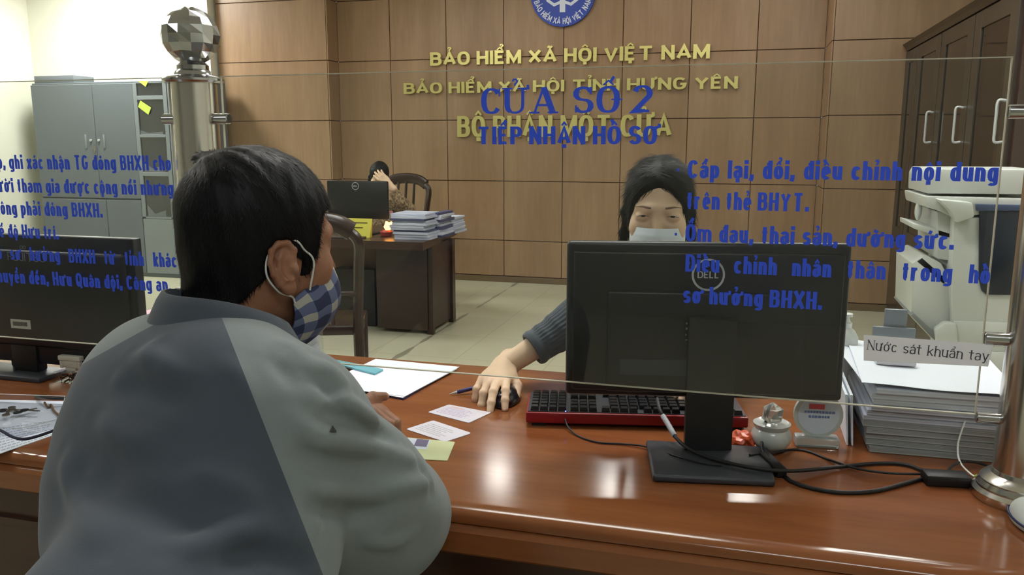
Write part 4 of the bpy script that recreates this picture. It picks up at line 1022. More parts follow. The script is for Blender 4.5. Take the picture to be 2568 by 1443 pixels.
cx = float(CHw[0]); G = Geo(); G.box(cx-.22, cx+.22, 2.04, 2.42, .30, .365, .02); G.obj('seat', chm, t); G = Geo(); G.box(cx-.2, cx+.2, 2.46, 2.50, .45, .78, .02); G.obj('backrest', chm, t)
G = Geo(); G.cyl((cx, 2.22, .05), (cx, 2.22, .30), .025)
for k in range(5): q = 2*math.pi*k/5; G.tube([(cx, 2.22, .08), (cx+.26*math.cos(q), 2.22+.26*math.sin(q), .03)], [.02, .015], 8)
G.obj('base', chm, t)

# ================================================================== THE CLERK AT THE FAR DESK
HF = PY(950, 446, 6.25); HFR = frame(math.radians(152), math.radians(-14), math.radians(8))
far = thing('person', 'woman at the far desk covering her face with one hand', 'person', (HF[0], 6.45, .40))
ffn = lambda P: head_skin(P, True, neck_w)
Pf, Ff = nets(ffn, (-.10, -.12, -.25), (.10, .13, .13), .006)
FE = PY(1003, 505, 6.10); FWR = PY(975, 462, 6.06); FS = HF+np.array([.17, .06, -.24]); FS2 = HF+np.array([-.19, .06, -.26])
ff_, chf = hand_sdf(FWR, (-.75, .10, .62), (-.15, .98, -.1), 1, [(14, 18, 14)]*4, 5, 1.0, thumb=[(.6, .6, .3), (.4, .8, .4), (.3, .9, .3)], arm=(FE, .036))
Pfh, Ffh = nets(ff_, FWR-np.array([.20, .09, .09]), FWR+np.array([.10, .12, .20]), .0035)
FCH = HF+np.array([0, .10, -.38]); FPL = HF+np.array([0, .22, -.75])
def f_body(P):
    d = s_cap(P, FCH, FPL, .10, .12); d = smin(d, s_cap(P, FS, FS2, .05, .05), .06); d = smin(d, s_cap(P, HF+np.array([0, .05, -.15]), FCH, .05, .07), .04)
    d = smin(d, s_chain(P, [FS, FE+np.array([.04, .05, -.06]), FE], [.045, .04, .036], .02), .02)
    return d
Pfb, Ffb = nets(f_body, (HF[0]-.35, 5.85, .36), (HF[0]+.45, 6.75, 1.12), .016, 1)
P_, F_ = np_join([(to_world(Pf, HF, HFR), Ff), (Pfh, Ffh), (Pfb, Ffb)]); np_obj('body', P_, F_, skin_w, far)
Pg, Fg = nets(w_hair, (-.11, -.16, -.24), (.11, .12, .145), .006); np_obj('hair', to_world(Pg, HF, HFR), Fg, hair_m, far)
leop = mat('patterned_fabric', S(176, 150, 112), .8, nscale=(55, 55, 55), col2=S(66, 52, 44))
def f_top(P):
    d = s_cap(P, FCH, FPL+np.array([0, 0, .1]), .12, .14); d = smin(d, s_cap(P, FS, FS2, .062, .062), .06)
    d = smin(d, s_chain(P, [FS, FE+np.array([.05, .05, -.07]), FE+np.array([.01, 0, -.01]), FE+(FWR-FE)*.5], [.06, .055, .046, .042], .02), .03); return smax(d, -s_cap(P, HF+np.array([0, .04, -.13]), HF+np.array([0, .03, -.05]), .055, .08), .01)
Pt, Ft_ = nets(f_top, (HF[0]-.35, 5.85, .40), (HF[0]+.45, 6.80, 1.15), .012); np_obj('patterned_top', Pt, Ft_, leop, far)

def sit_legs(pel, ky, kz, fy, sp=.09):
    def fn(P):
        d = s_cap(P, pel+np.array([-.04, 0, .03]), pel+np.array([.04, 0, .03]), .12, .12)
        for s in (sp, -sp): d = smin(d, s_chain(P, [pel+np.array([s, 0, .0]), np.array([pel[0]+s*1.2, ky, kz]), np.array([pel[0]+s*1.2, fy, .08])], [.085, .058, .044], .03), .05)
        return d
    return fn
P_, F_ = nets(sit_legs(PLw, 2.02, .48, 2.01, .07), (PLw[0]-.26, 1.90, .02), (PLw[0]+.26, 2.40, .70), .012, 1); np_obj('trousers', P_, F_, trouser_m, woman)
P_, F_ = nets(sit_legs(FPL, FPL[1]-.38, FPL[2]+.0, FPL[1]-.36), (FPL[0]-.30, FPL[1]-.5, .02), (FPL[0]+.30, FPL[1]+.2, FPL[2]+.2), .016, 1); np_obj('trousers', P_, F_, trouser_m, far)

# ================================================================== THINGS ON THE COUNTER
black = mat('black_plastic', S(24, 25, 27), .38); black2 = mat('black_gloss', S(18, 19, 21), .22); dgrey = mat('dark_grey_plastic', S(52, 54, 60), .45)
cable_m = mat('cable_black', S(22, 22, 24), .5); paper = mat('paper_white', S(226, 232, 244), .8); whitep = mat('white_plastic', S(215, 218, 215), .4)
greyp = mat('print_grey', S(150, 152, 158), .6); logo_g = mat('logo_silver', S(190, 192, 192), .4, metal=.2)
def V3(a): return Vector(tuple(float(x) for x in a))
# --- large monitor
A = PY(1422, 605, 1.446); B = PY(2141, 605, 1.54); zt = float(A[2]); zb = float(PY(1422, 991, 1.446)[2]); u = V3((B[0]-A[0], B[1]-A[1], 0)); Wm = u.length; u.normalize(); vz = Vector((0, 0, 1)); w = u.cross(vz); Hm = zt-zb
O = Vector((A[0], A[1], zb))
mon = thing('computer_monitor', 'large black monitor seen from the back in front of the woman clerk', 'monitor', tuple(O+u*Wm/2-vz*(zb-TOP)))
def mbox(G, u0, u1, v0, v1, w0, w1, bev=0, mi=None, o=None):
    c = (o or O)+u*((u0+u1)/2)+vz*((v0+v1)/2)+w*((w0+w1)/2); G.obox(c, u, vz, w, (u1-u0)/2, (v1-v0)/2, (w1-w0)/2, bev, 3, mi)
G = Geo(); mbox(G, 0, Wm, 0, Hm, -.022, 0, .008); mbox(G, .012, Wm-.012, .012, Hm-.018, -.002, .005, .004); mbox(G, .075, Wm-.075, .012, .20, .003, .011, .004); G.obj('casing', black, mon)
G = Geo(); mbox(G, .008, Wm-.008, .012, Hm-.008, -.0235, -.0215); G.obj('screen', black2, mon)
G = Geo(); mbox(G, .10, .235, .045, .075, .0105, .0118, 0); G.obj('port_cover', dgrey, mon)
def ring_strokes(G, c, r, th, uu, vv, ww, lift, n=48):
    for i in range(n):
        a, b = 2*math.pi*i/n, 2*math.pi*(i+1)/n
        p = [c+uu*(math.cos(t)*q)+vv*(math.sin(t)*q)+ww*lift for t, q in ((a, r-th), (a, r+th), (b, r+th), (b, r-th))]; G.add(p, [(0, 1, 2, 3)])
lc = O+u*(.505*(1783-1422)/719)+vz*(Hm*(1-(683-605)/392))
G = Geo(); ring_strokes(G, lc, .0275, .0019, u, vz, w, .0056); mm = merge(letters("DELL", tuple(lc-vz*.006+w*.0056), u, vz, -.019, .019, .0125, 0, xs=.62, tx=.16, ty=.14, gap=.08)); G.add([V3(q) for q in mm.v], mm.f); G.obj('logo', logo_g, mon, smooth=False)
G = Geo(); rng_ = random.Random(4)
for row, (v, n, s0, h) in enumerate(((.142, 9, .0035, .0035), (.132, 10, .0045, .004), (.121, 7, .003, .003), (.112, 5, .004, .002))):
    x = Wm*.47-.02
    for i in range(n): q = s0*(.5+rng_.random()); mbox(G, x, x+q, v, v+h, .0110, .0114); x += q+.003
G.obj('rating_marks', greyp, mon, smooth=False)
G = Geo(); mbox(G, Wm*.44, Wm*.44+.016, .119, .125, .0110, .0115); G.obj('rating_label', mat('label_white', S(190, 190, 185), .6), mon, smooth=False)
bc = PZ(1780, 1158, TOP+.015)
cu = Vector((bc[0], bc[1], 0))
G = Geo()
p0, p1 = PY(1722, 1000, 1.455), PY(1838, 1000, 1.48)
G.prism([(p0[0], 1.452), (p1[0]+.002, 1.475), (p1[0]-.004, 1.500), (p0[0]-.004, 1.478)], TOP+.015, TOP+.26, (0, 0, 0), (1, 0, 0), (0, 1, 0), (0, 0, 1)); G.obj('stand_column', black, mon)
G = Geo(); cs = [PZ(x, y, TOP+.012) for x, y in ((1620, 1105), (1637, 1195), (1945, 1208), (1925, 1122))]
bm = bmesh.new(); vb = [bm.verts.new((c[0], c[1], TOP+.001)) for c in cs]; f = bm.faces.new(vb); ex = bmesh.ops.extrude_face_region(bm, geom=[f]); [setattr(v, 'co', v.co+Vector((0, 0, .013))) for v in ex['geom'] if isinstance(v, bmesh.types.BMVert)]
bmesh.ops.bevel(bm, geom=[e for e in bm.edges], offset=.005, segments=3, profile=.5, affect='EDGES'); G.addbm(bm); G.obj('stand_base', dgrey, mon)

# --- keyboard with a red case
A = PZ(1318, 1070, TOP); B = PZ(1885, 1084, TOP); ku = V3(B-A).normalized(); kv = vz.cross(ku); kv = kv if kv.y > 0 else -kv; KL = .445; KD = .135; K0 = V3(A)
red = mat('red_plastic', S(140, 22, 30), .38)
kb = thing('keyboard', 'black keyed keyboard in a red case under the large monitor', 'keyboard', tuple(K0+ku*KL/2+kv*KD/2))
tilt = lambda d: .020-.008*d/KD
def kbox(G, a0, a1, d0, d1, z0, z1, bev=0, mi=None): c = K0+ku*((a0+a1)/2)+kv*((d0+d1)/2)+vz*((z0+z1)/2); G.obox(c, ku, kv, vz, (a1-a0)/2, (d1-d0)/2, (z1-z0)/2, bev, 2, mi)
G = Geo(); kbox(G, 0, KL, 0, KD, .007, .030, .004); G.obj('case', red, kb)
G = Geo(); kbox(G, .004, KL-.004, .005, KD-.004, .0295, .0315); G.obj('key_plate', dgrey, kb, smooth=False)
for a in (.012, KL-.04): G = Geo(); kbox(G, a, a+.028, .006, .016, 0, .008); G.obj('foot', black, kb, smooth=False)
kc = mat('keycap_black', S(26, 26, 29), .3); key = None
def kcap(a, d, wd):
    G = Geo(); M0 = K0+ku*a+kv*d
    rings = []
    for s, z in ((1, .0316), (.98, .034), (.80, .040), (.74, .0405)):
        hx, hy = wd/2*s-(.0 if s == 1 else .0), .0082*s; rings.append([M0+ku*x+kv*y+vz*z for x, y in ((-hx, -hy), (hx, -hy), (hx, hy), (-hx, hy))])
    G.ring_skin(rings); G.obj('keycap', kc, kb, smooth=False)
rows = [.016, .038, .057, .076, .095, .114]; PT = .0186
for r, d in enumerate(rows):
    if d > KD-.012: continue
    for i in range(4): kcap(.018+i*PT, d, .0165)
    if r != 3:
        for i in range(3): kcap(.018+4.35*PT+i*PT, d, .0165)
    if r == 0:
        for gI in range(3):
            for i in range(4): kcap(.018+(7.75+gI*4.55+i)*PT, d, .0165)
        kcap(KL-.019, d, .0165)
    elif r == 5: 
        for a, wd in ((8.2, 1.3), (9.7, 1.3), (13.6, 6), (17.9, 1.3), (19.4, 1.3)): kcap(.018+a*PT, d, wd*PT-.002)
    else:
        for i in range(12): kcap(.018+(8.7+i*1.08)*PT, d, .0180)
G = Geo(); kbox(G, .080, .082, .0055, .0075, .0312, .0325); G.obj('led', mat('led_blue', (.1, .15, 1, 1), emit=4), kb, smooth=False)
def cable(name, pts, r, label, z=None, m=None, parent=None, cat='cable', zs=None):
    P = [PZ(x, y, (z if zs is None else zs[i])) for i, (x, y) in enumerate(pts)]; G = Geo(); G.tube(spline(P, 10), r, 10)
    o = G.obj(name, m or cable_m, parent)
    if parent is None: tag(o, label, cat)
    return o
zc = TOP+.0025
cable('keyboard_cable', [(1417, 1052), (1425, 1072), (1450, 1094), (1500, 1110), (1560, 1114), (1622, 1121), (1700, 1146), (1760, 1162), (1810, 1168)], .0018, None, zs=[TOP+.018, TOP+.008, zc, zc, zc, TOP+.006, TOP+.017, TOP+.017, TOP+.017], parent=kb)
G = Geo()
tag(cable('monitor_cable', [(1648, 1000), (1655, 1030), (1668, 1052), (1690, 1092), (1730, 1128), (1800, 1155), (1900, 1176), (1990, 1182), (2100, 1172), (2200, 1163), (2270, 1166), (2325, 1185)], .0034, 'x', zs=[TOP+.075, TOP+.06, TOP+.048, TOP+.032, TOP+.024, TOP+.019, TOP+.019, TOP+.012, TOP+.006, TOP+.004, TOP+.004, TOP+.004]), 'thick black cable with pale ferrite running from the large monitor along the counter', 'cable')
c = bpy.data.objects['monitor_cable']; G = Geo(); P = spline([PZ(x, y, z) for x, y, z in ((1662, 1043, TOP+.052), (1676, 1066, TOP+.043), (1692, 1094, TOP+.0315))], 6); G.tube(P, [.0048+(i % 2)*.0006 for i in range(len(P))], 12); G.obj('cable_sleeve', mat('sleeve_grey', S(150, 152, 158), .5), c)
cable('power_cable', [(1932, 1018), (1922, 1055), (1912, 1095), (1913, 1130), (1930, 1155)], .0032, 'black cable hanging from the large monitor to the black plug beside its base', zs=[TOP+.085, TOP+.055, TOP+.03, TOP+.018, TOP+.016])
G = Geo(); a, b = V3(PZ(1915, 1142, TOP+.012)), V3(PZ(1962, 1188, TOP+.009)); d = (b-a).normalized(); G.obox((a+b)/2, d, vz.cross(d), vz, (b-a).length/2, .0095, .0078, .003); G.obj('cable_connector', cable_m, None, label='black plug lying beside the large monitor base', category='plug')
cable('cable', [(1962, 1188), (1985, 1208), (2040, 1226), (2110, 1236), (2190, 1233), (2260, 1216), (2335, 1195)], .0036, 'black cable looping lowest across the counter from the plug to the black adapter', z=TOP+.0037)
cable('cable', [(1880, 1142), (1940, 1136), (1990, 1128), (2030, 1134), (2080, 1154), (2150, 1176), (2240, 1188), (2325, 1190)], .0022, 'thin black cable passing behind the monitor base towards the black adapter', z=TOP+.0155, zs=[TOP+.016, TOP+.010, zc, zc, zc, TOP+.0085, TOP+.010, TOP+.008])
cable('cable', [(2372, 1188), (2390, 1168), (2420, 1158), (2465, 1165), (2520, 1190), (2600, 1240)], .0022, 'thin black cable curling from the adapter past the right steel post', zs=[TOP+.012, TOP+.016, TOP+.014, TOP+.008, zc, zc]).location.y -= 0.0
G = Geo(); a = V3(PZ(2372, 1200, TOP+.010)); G.obox(a, (1, .12, 0), (-.12, 1, 0), vz, .036, .018, .010, .005); tag(G.obj('power_adapter', cable_m), 'black power adapter lying before the tall paper stack', 'adapter')
wc = cable('usb_cable', [(2425, 1045), (2412, 1080), (2402, 1120), (2408, 1160), (2435, 1190), (2462, 1204)], .0016, 'thin white cable with green plug hanging before the tall paper stack', m=whitep, zs=[TOP+.08, TOP+.06, TOP+.035, TOP+.016, TOP+.004, TOP+.005])
G = Geo(); a, b = V3(PZ(2446, 1196, TOP+.006)), V3(PZ(2478, 1206, TOP+.006)); d = (b-a).normalized(); G.obox((a+b)/2, d, vz.cross(d), vz, (b-a).length/2, .006, .004, .001); G.obj('plug', mat('green_plug', S(150, 175, 60), .5), wc)

# --- mouse and pen
mc = PZ(1256, 1028, TOP); mo = thing('computer_mouse', 'black computer mouse under the clerk hand', 'mouse', (mc[0], mc[1]+.03, TOP))
M_ = np.array([mc[0]-.004, mc[1]+.056, TOP])
mfn = lambda P: smax(smax(s_ell(P, M_+np.array([0, 0, .004]), (.0305, .056, .034)), s_ell(P, M_+np.array([0, .004, -.012]), (.036, .07, .048)), .006), TOP+.001-P[:, 2], .003)
Pm, Fm = nets(mfn, M_-.065, M_+.065, .0025); np_obj('mouse_body', Pm, Fm, mat('mouse_black', S(34, 30, 36), .22), mo)
G = Geo(); G.obox(V3(M_)+Vector((0, -.030, .030)), (1, 0, 0), (0, .94, .34), (0, -.34, .94), .006, .016, .004, .002); G.obj('scroll_strip', mat('mouse_strip', S(70, 68, 74), .15), mo)
G = Geo(); G.tube([V3(M_)+Vector((-.0025, -.034, .0315)), V3(M_)+Vector((.0025, -.034, .0315))], .006, 18); G.obj('scroll_wheel', black, mo)
pa, pb = V3(PZ(1127, 989, TOP+.003)), V3(PZ(1182, 975, TOP+.012)); d = (pb-pa).normalized()
pen = thing('pen', 'blue pen with silver tip between the clerk fingers', 'pen', tuple(pa))
G = Geo(); G.tube([pa, pa+d*.012, pa+d*.018], [.0007, .0026, .0036], 14); G.obj('tip', logo_g, pen)
G = Geo(); G.tube([pa+d*.018, pa+d*.02, pa+d*.05, pa+d*.13, pa+d*.135], [.0036, .0046, .0046, .0042, .003], 16); G.obj('barrel', mat('pen_blue', S(48, 44, 100), .35), pen)

# --- cards and sheets
def sheet(name, label, cat, px, z, th, m, rnd=0, group=None, n=4):
    cs = [V3(PZ(x, y, z)) for x, y in px]; pts = []
    if rnd:
        for i in range(len(cs)):
            p, a, b = cs[i], cs[i-1], cs[(i+1) % len(cs)]; d0, d1 = (a-p).normalized(), (b-p).normalized()
            for k in range(n+1): t = k/n; pts.append(p+d0*rnd*(1-t)**2+d1*rnd*t**2)
    else: pts = cs
    G = Geo(); N = len(pts); G.add([Vector((p.x, p.y, z)) for p in pts]+[Vector((p.x, p.y, z+th)) for p in pts], [tuple(range(N-1, -1, -1)), tuple(range(N, 2*N))]+[(i, (i+1) % N, (i+1) % N+N, i+N) for i in range(N)])
    o = G.obj(name, m, smooth=False); return tag(o, label, cat, group)
def onsheet(parent, name, px4, z, rects, m):
    """small printed patches in sheet coordinates (0..1, 0..1)"""
    c = [V3(PZ(x, y, z)) for x, y in px4]; G = Geo()
    def q(a, b): t = c[0].lerp(c[1], a); s = c[3].lerp(c[2], a); r = t.lerp(s, b); return Vector((r.x, r.y, z))
    for a0, b0, a1, b1 in rects: G.add([q(a0, b0), q(a1, b0), q(a1, b1), q(a0, b1)], [(0, 1, 2, 3)])
    return G.obj(name, m, parent, smooth=False)
R_ = random.Random(11)
def textlines(x0, x1, y0, y1, n, wmin=.02, wmax=.08, fill=.45):
    o = []
    for i in range(n):
        y = y0+(y1-y0)*(i+.2)/n; x = x0; e = x1-(x1-x0)*.3*R_.random()
        while x < e: w_ = wmin+(wmax-wmin)*R_.random(); o.append((x, y, min(x+w_, e), y+(y1-y0)/n*fill)); x += w_+.012
    return o
cardw = mat('card_white', S(216, 214, 226), .28, coat=.6); cardp = mat('card_print', S(176, 160, 190), .4); cardr = mat('card_print_red', S(205, 150, 145), .4)
q1 = [(1073, 1035), (1126, 1016), (1232, 1036), (1176, 1062)]; c1 = sheet('insurance_card', 'laminated white card with fine print nearest the mouse', 'card', q1, TOP+.0004, .0009, cardw, .004, 'laminated cards on the counter')
onsheet(c1, 'printing', [q1[0], q1[3], q1[2], q1[1]], TOP+.0014, textlines(.08, .8, .2, .85, 6), cardp); onsheet(c1, 'heading', [q1[0], q1[3], q1[2], q1[1]], TOP+.0014, textlines(.12, .5, .82, .95, 1), cardr)
q2 = [(1018, 1078), (1086, 1056), (1183, 1088), (1116, 1110)]; c2 = sheet('insurance_card', 'laminated white card with rounded corners, middle one of the three cards', 'card', q2, TOP+.0004, .0012, cardw, .007, 'laminated cards on the counter')
onsheet(c2, 'printing', [q2[0], q2[3], q2[2], q2[1]], TOP+.0017, textlines(.08, .8, .2, .85, 6), mat('card_print_grey', S(165, 165, 172), .4))
q3 = [(1012, 1098), (1141, 1110), (1122, 1157), (985, 1150)]; c3 = sheet('identity_card', 'pale green identity card partly under the sleeve of the man', 'card', q3, TOP+.0004, .0010, mat('card_green', S(200, 208, 165), .25, coat=.6), .003, 'laminated cards on the counter')
q3b = [(1012, 1098), (1080, 1104), (1070, 1128), (1000, 1122)]; onsheet(c3, 'photo_area', q3b, TOP+.0015, [(0, 0, 1, 1)], mat('card_photo_bg', S(190, 200, 215), .3)); onsheet(c3, 'portrait', q3b, TOP+.0016, [(.5, .0, .95, .75)], mat('card_portrait', S(95, 90, 120), .4))
nv_ = mat('navy_cover', S(42, 44, 92), .5)
qn = [(880, 940), (970, 906), (1145, 928), (1012, 1003)]
sheet('notebook', 'navy notebook hidden under the white sheets near the man hands', 'notebook', [(880, 975), (985, 935), (1120, 940), (1012, 1004)], TOP+.0004, .004, nv_)
qa = [(812, 964), (948, 903), (1147, 926), (1010, 999)]; s1 = sheet('paper_sheet', 'lower white printed sheet under the upper one beside the man hands', 'paper', qa, TOP+.0048, .0012, paper)
qb = [(800, 968), (942, 901), (1152, 921), (1016, 995)]; s2 = sheet('paper_sheet', 'upper white printed sheet lying open beside the man hands', 'paper', qb, TOP+.0064, .0006, paper)
onsheet(s2, 'printing', [qb[3], qb[2], qb[1], qb[0]], TOP+.0072, textlines(.06, .9, .1, .9, 22, .02, .09, .22), mat('fine_print', S(212, 218, 229), .8))
qc = [(800, 905), (822, 902), (962, 930), (940, 941)]; sheet('ruler', 'pale turquoise plastic strip lying across the white sheets', 'strip', qc, TOP+.0078, .004, mat('turquoise', S(120, 190, 205), .3, alpha=.85), .003)

# --- white document box behind the man's mask
bx = PZ(765, 906, TOP); t = thing('document_box', 'clear box of papers with a white sheet on top beside the masked man', 'box', (bx[0], bx[1]-.03, TOP))
G = Geo(); x0, y0 = float(bx[0])-.03, float(bx[1])-.06
for k in range(8): G.box(x0+.002*(k % 2), x0+.072-.003*(k % 3), y0, y0+.07, TOP+.002+.010*k, TOP+.002+.010*k+.0088)
G.obj('papers', mat('boxed_paper', S(205, 208, 214), .7), t, smooth=False)
G = Geo(); G.add([(x0-.004, y0-.004, TOP), (x0+.078, y0-.004, TOP), (x0+.078, y0-.004, TOP+.083), (x0-.004, y0-.004, TOP+.083), (x0-.004, y0+.075, TOP), (x0+.078, y0+.075, TOP), (x0+.078, y0+.075, TOP+.083), (x0-.004, y0+.075, TOP+.083)], [(0, 1, 2, 3), (1, 5, 6, 2), (5, 4, 7, 6), (4, 0, 3, 7)])
clear = glass_mat('clear_plastic', (.93, .94, .96, 1), 1.6); G.obj('clear_sides', clear, t, smooth=False)
G = Geo(); G.add([(x0-.02, y0-.01, TOP+.084), (x0+.10, y0+.005, TOP+.093), (x0+.08, y0+.08, TOP+.092), (x0-.03, y0+.07, TOP+.084)]+[(x0-.02, y0-.01, TOP+.0845), (x0+.10, y0+.005, TOP+.0935), (x0+.08, y0+.08, TOP+.0925), (x0-.03, y0+.07, TOP+.0845)], [(3, 2, 1, 0), (4, 5, 6, 7), (0, 1, 5, 4), (1, 2, 6, 5), (2, 3, 7, 6), (3, 0, 4, 7)]); G.obj('top_sheet', paper, t, smooth=False)

# --- monitor at the left
YL = 1.56; a = PY(333, 600, YL); b = PY(200, 922, YL); zt2, zb2 = float(a[2]), float(b[2]); x1 = float(a[0]); x0 = x1-.51
m2 = thing('computer_monitor', 'black monitor seen from the back at the left edge behind the lettered glass', 'monitor', ((x0+x1)/2, YL, TOP))
navyp = mat('monitor_blueblack', S(22, 24, 32), .4)
G = Geo(); G.box(x0, x1, YL, YL+.028, zb2, zt2, .004, 2); G.box(x0+.03, x1-.02, YL-.012, YL+.005, zb2+.045, zt2-.035, .01, 3); G.obj('casing', navyp, m2)
G = Geo(); G.box(x0+.015, x1-.015, YL+.027, YL+.029, zb2+.02, zt2-.015); G.obj('screen', black2, m2, smooth=False)
G = Geo(); p, q = PY(20, 654, YL-.0125), PY(114, 654, YL-.0125); merge(letters("FUJITSU", (0, YL-.0128, float(p[2])), (1, 0, 0), (0, 0, 1), float(p[0]), float(q[0]), .021, 0, xs=.6, tx=.1, ty=.1, gap=.1)).obj('logo', mat('logo_grey', S(120, 122, 126), .4), m2, smooth=False)
G = Geo(); c = PY(57, 621, YL-.0128); 
for k in (-1, 1): ring_strokes(G, Vector((c[0]+k*.0045, YL-.0128, c[2])), .004, .0007, Vector((1, 0, 0)), vz, Vector((0, -1, 0)), 0, 20)
G.obj('logo_mark', MATS['logo_grey'], m2, smooth=False)
G = Geo(); p, q = PY(28, 823, YL-.013), PY(75, 804, YL-.013); G.box(p[0], q[0], YL-.0128, YL-.012, p[2], q[2]); G.obj('rating_label', MATS['label_white'], m2, smooth=False)
G = Geo(); p, q = PY(33, 817, YL-.013), PY(68, 809, YL-.013)
xx = float(p[0])
while xx < q[0]: ww = .0006+.0014*R_.random(); G.box(xx, xx+ww, YL-.0131, YL-.0128, p[2], q[2]); xx += ww+.001
G.obj('barcode', black, m2, smooth=False)
p, q = PY(62, 990, YL+.02), PY(123, 990, YL+.02); G = Geo(); G.box(p[0], q[0], YL-.006, YL+.026, TOP+.012, zb2+.06, .004); G.obj('stand_column', black, m2)
G = Geo(); G.box(p[0]-.12, q[0]+.048, YL-.05, YL+.05, TOP, TOP+.012, .004); G.obj('stand_base', dgrey, m2)
ivory = mat('ivory_plastic', S(196, 192, 180), .5)
G = Geo(); p, q = PY(150, 890, YL-.006), PY(204, 890, YL-.006); zz = float(p[2]); G.box(p[0], q[0], YL-.014, YL+.004, zz-.012, zz, .002); G.box(p[0]+.010, q[0]-.010, YL-.012, YL+.002, zz-.030, zz-.010, .003); G.box(p[0]+.016, q[0]-.018, YL-.010, YL, zz-.038, zz-.028, .002)
for k in (p[0]+.002, q[0]-.010): G.box(k, k+.008, YL-.012, YL-.002, zz-.032, zz-.012, .002)
G.obj('video_plug', ivory, m2)
G = Geo(); G.tube(spline([((p[0]+q[0])/2, YL-.006, zz-.036), ((p[0]+q[0])/2+.008, YL-.004, zz-.055), ((p[0]+q[0])/2+.03, YL+.01, zz-.075), ((p[0]+q[0])/2+.06, YL+.03, TOP+.01)], 6), .0035, 10); G.obj('video_cable', cable_m, m2)
G = Geo(); p = PY(36, 918, YL-.002); G.tube(spline([tuple(p+np.array([0, 0, .02])), tuple(p), tuple(PY(40, 950, YL-.02)), tuple(PY(62, 985, YL-.03)), tuple(PZ(110, 998, TOP+.016)), tuple(PZ(190, 1000, TOP+.016))], 8), [.0052]*8+[.0036]*33, 10); G.obj('power_lead', cable_m, m2)

# --- things before the left monitor
q = [(-60, 1003), (168, 1008), (148, 1088), (-60, 1160)]; s3 = sheet('paper_sheet', 'white printed sheet under the clear tray at the left edge', 'paper', q, TOP+.0003, .0012, paper)
onsheet(s3, 'printing', [q[3], q[2], q[1], q[0]], TOP+.0017, textlines(.1, .95, .03, .45, 9, .02, .06, .4), mat('print_soft', S(170, 176, 200), .8))
trc = PZ(40, 1035, TOP); tr = thing('clear_tray', 'shallow clear plastic tray holding keys at the left edge', 'tray', (trc[0], trc[1], TOP+.0016))
G = Geo(); pts = [V3(PZ(x, y, TOP+.0018)) for x, y in ((-90, 1005), (165, 1014), (152, 1072), (50, 1098), (-90, 1085))]; G.add(pts+[p+Vector((0, 0, .018)) for p in pts], [(0, 1, 2, 3, 4)]+[(i, (i+1) % 5, (i+1) % 5+5, i+5) for i in range(5)]); G.obj('tray_body', clear, tr, smooth=False)
G = Geo(); G.tube([p+Vector((0, 0, .018)) for p in pts]+[pts[0]+Vector((0, 0, .018))], .0009, 6); G.obj('tray_rim', mat('rim_clear', S(190, 195, 200), .15), tr)
keym = mat('key_metal', S(150, 145, 135), .3, metal=1)
for i, (x, y, an) in enumerate(((8, 1030, .3), (30, 1024, -.5), (45, 1036, 1.1), (15, 1042, 2.2), (62, 1030, .1))):
    c = PZ(x, y, TOP+.004+.0022*i); k = thing('key', ['metal key at the left end of the key bunch', 'metal key on top of the bunch nearest the monitor foot', 'metal key in the middle of the bunch', 'metal key at the front of the bunch', 'metal key at the right end of the key bunch'][i], 'key', tuple(c), 'keys in the clear tray', an)
    G = Geo(); G.M = Matrix.Translation(V3(c)) @ Matrix.Rotation(an, 4, 'Z')
    G.prism([(.009*math.cos(t), .0075*math.sin(t)) for t in [2*math.pi*j/16 for j in range(16)]], 0, .002, (0, 0, 0), (1, 0, 0), (0, 1, 0), (0, 0, 1)); G.obj('bow', keym if i % 2 else black, k)
    G = Geo(); G.M = Matrix.Translation(V3(c)) @ Matrix.Rotation(an, 4, 'Z'); G.prism([(.008, -.003), (.034, -.003), (.037, 0), (.034, .003), (.030, .0018), (.027, .003), (.023, .0015), (.02, .003), (.008, .003)], 0, .0018, (0, 0, 0), (1, 0, 0), (0, 1, 0), (0, 0, 1)); G.obj('blade', keym, k)
cable('lanyard', [(-60, 1062), (0, 1080), (28, 1095), (55, 1102), (90, 1096), (150, 1075), (185, 1062)], .0028, 'dark blue cord curving over the clear tray at the left edge', z=TOP+.0195+.004, m=mat('cord_navy', S(34, 36, 58), .8), cat='cord')
cable('cord', [(112, 1010), (120, 1022), (128, 1016), (135, 1030), (150, 1045), (158, 1056)], .0022, 'brown knotted cord lying in the clear tray beside the keys', z=TOP+.005, m=mat('cord_brown', S(105, 80, 58), .8), cat='cord')
c = PZ(160, 962, TOP); t = thing('clip_box', 'small clear box of black clips behind the left monitor stand', 'box', tuple(c))
G = Geo(); G.box(c[0]-.028, c[0]+.028, c[1], c[1]+.05, TOP+.0002, TOP+.026); G.obj('box', clear, t, smooth=False)
G = Geo()
for k in range(26): x, y, z = c[0]+.022*(R_.random()*2-1), c[1]+.025+.02*(R_.random()*2-1), TOP+.004+.012*R_.random(); G.obox((x, y, z), (R_.random()-.5, R_.random()-.5, .1), (0, 0, 1), (1, 0, .1), .007, .002, .001)
o = G.obj('clips', black, t, smooth=False); o['kind'] = 'stuff'
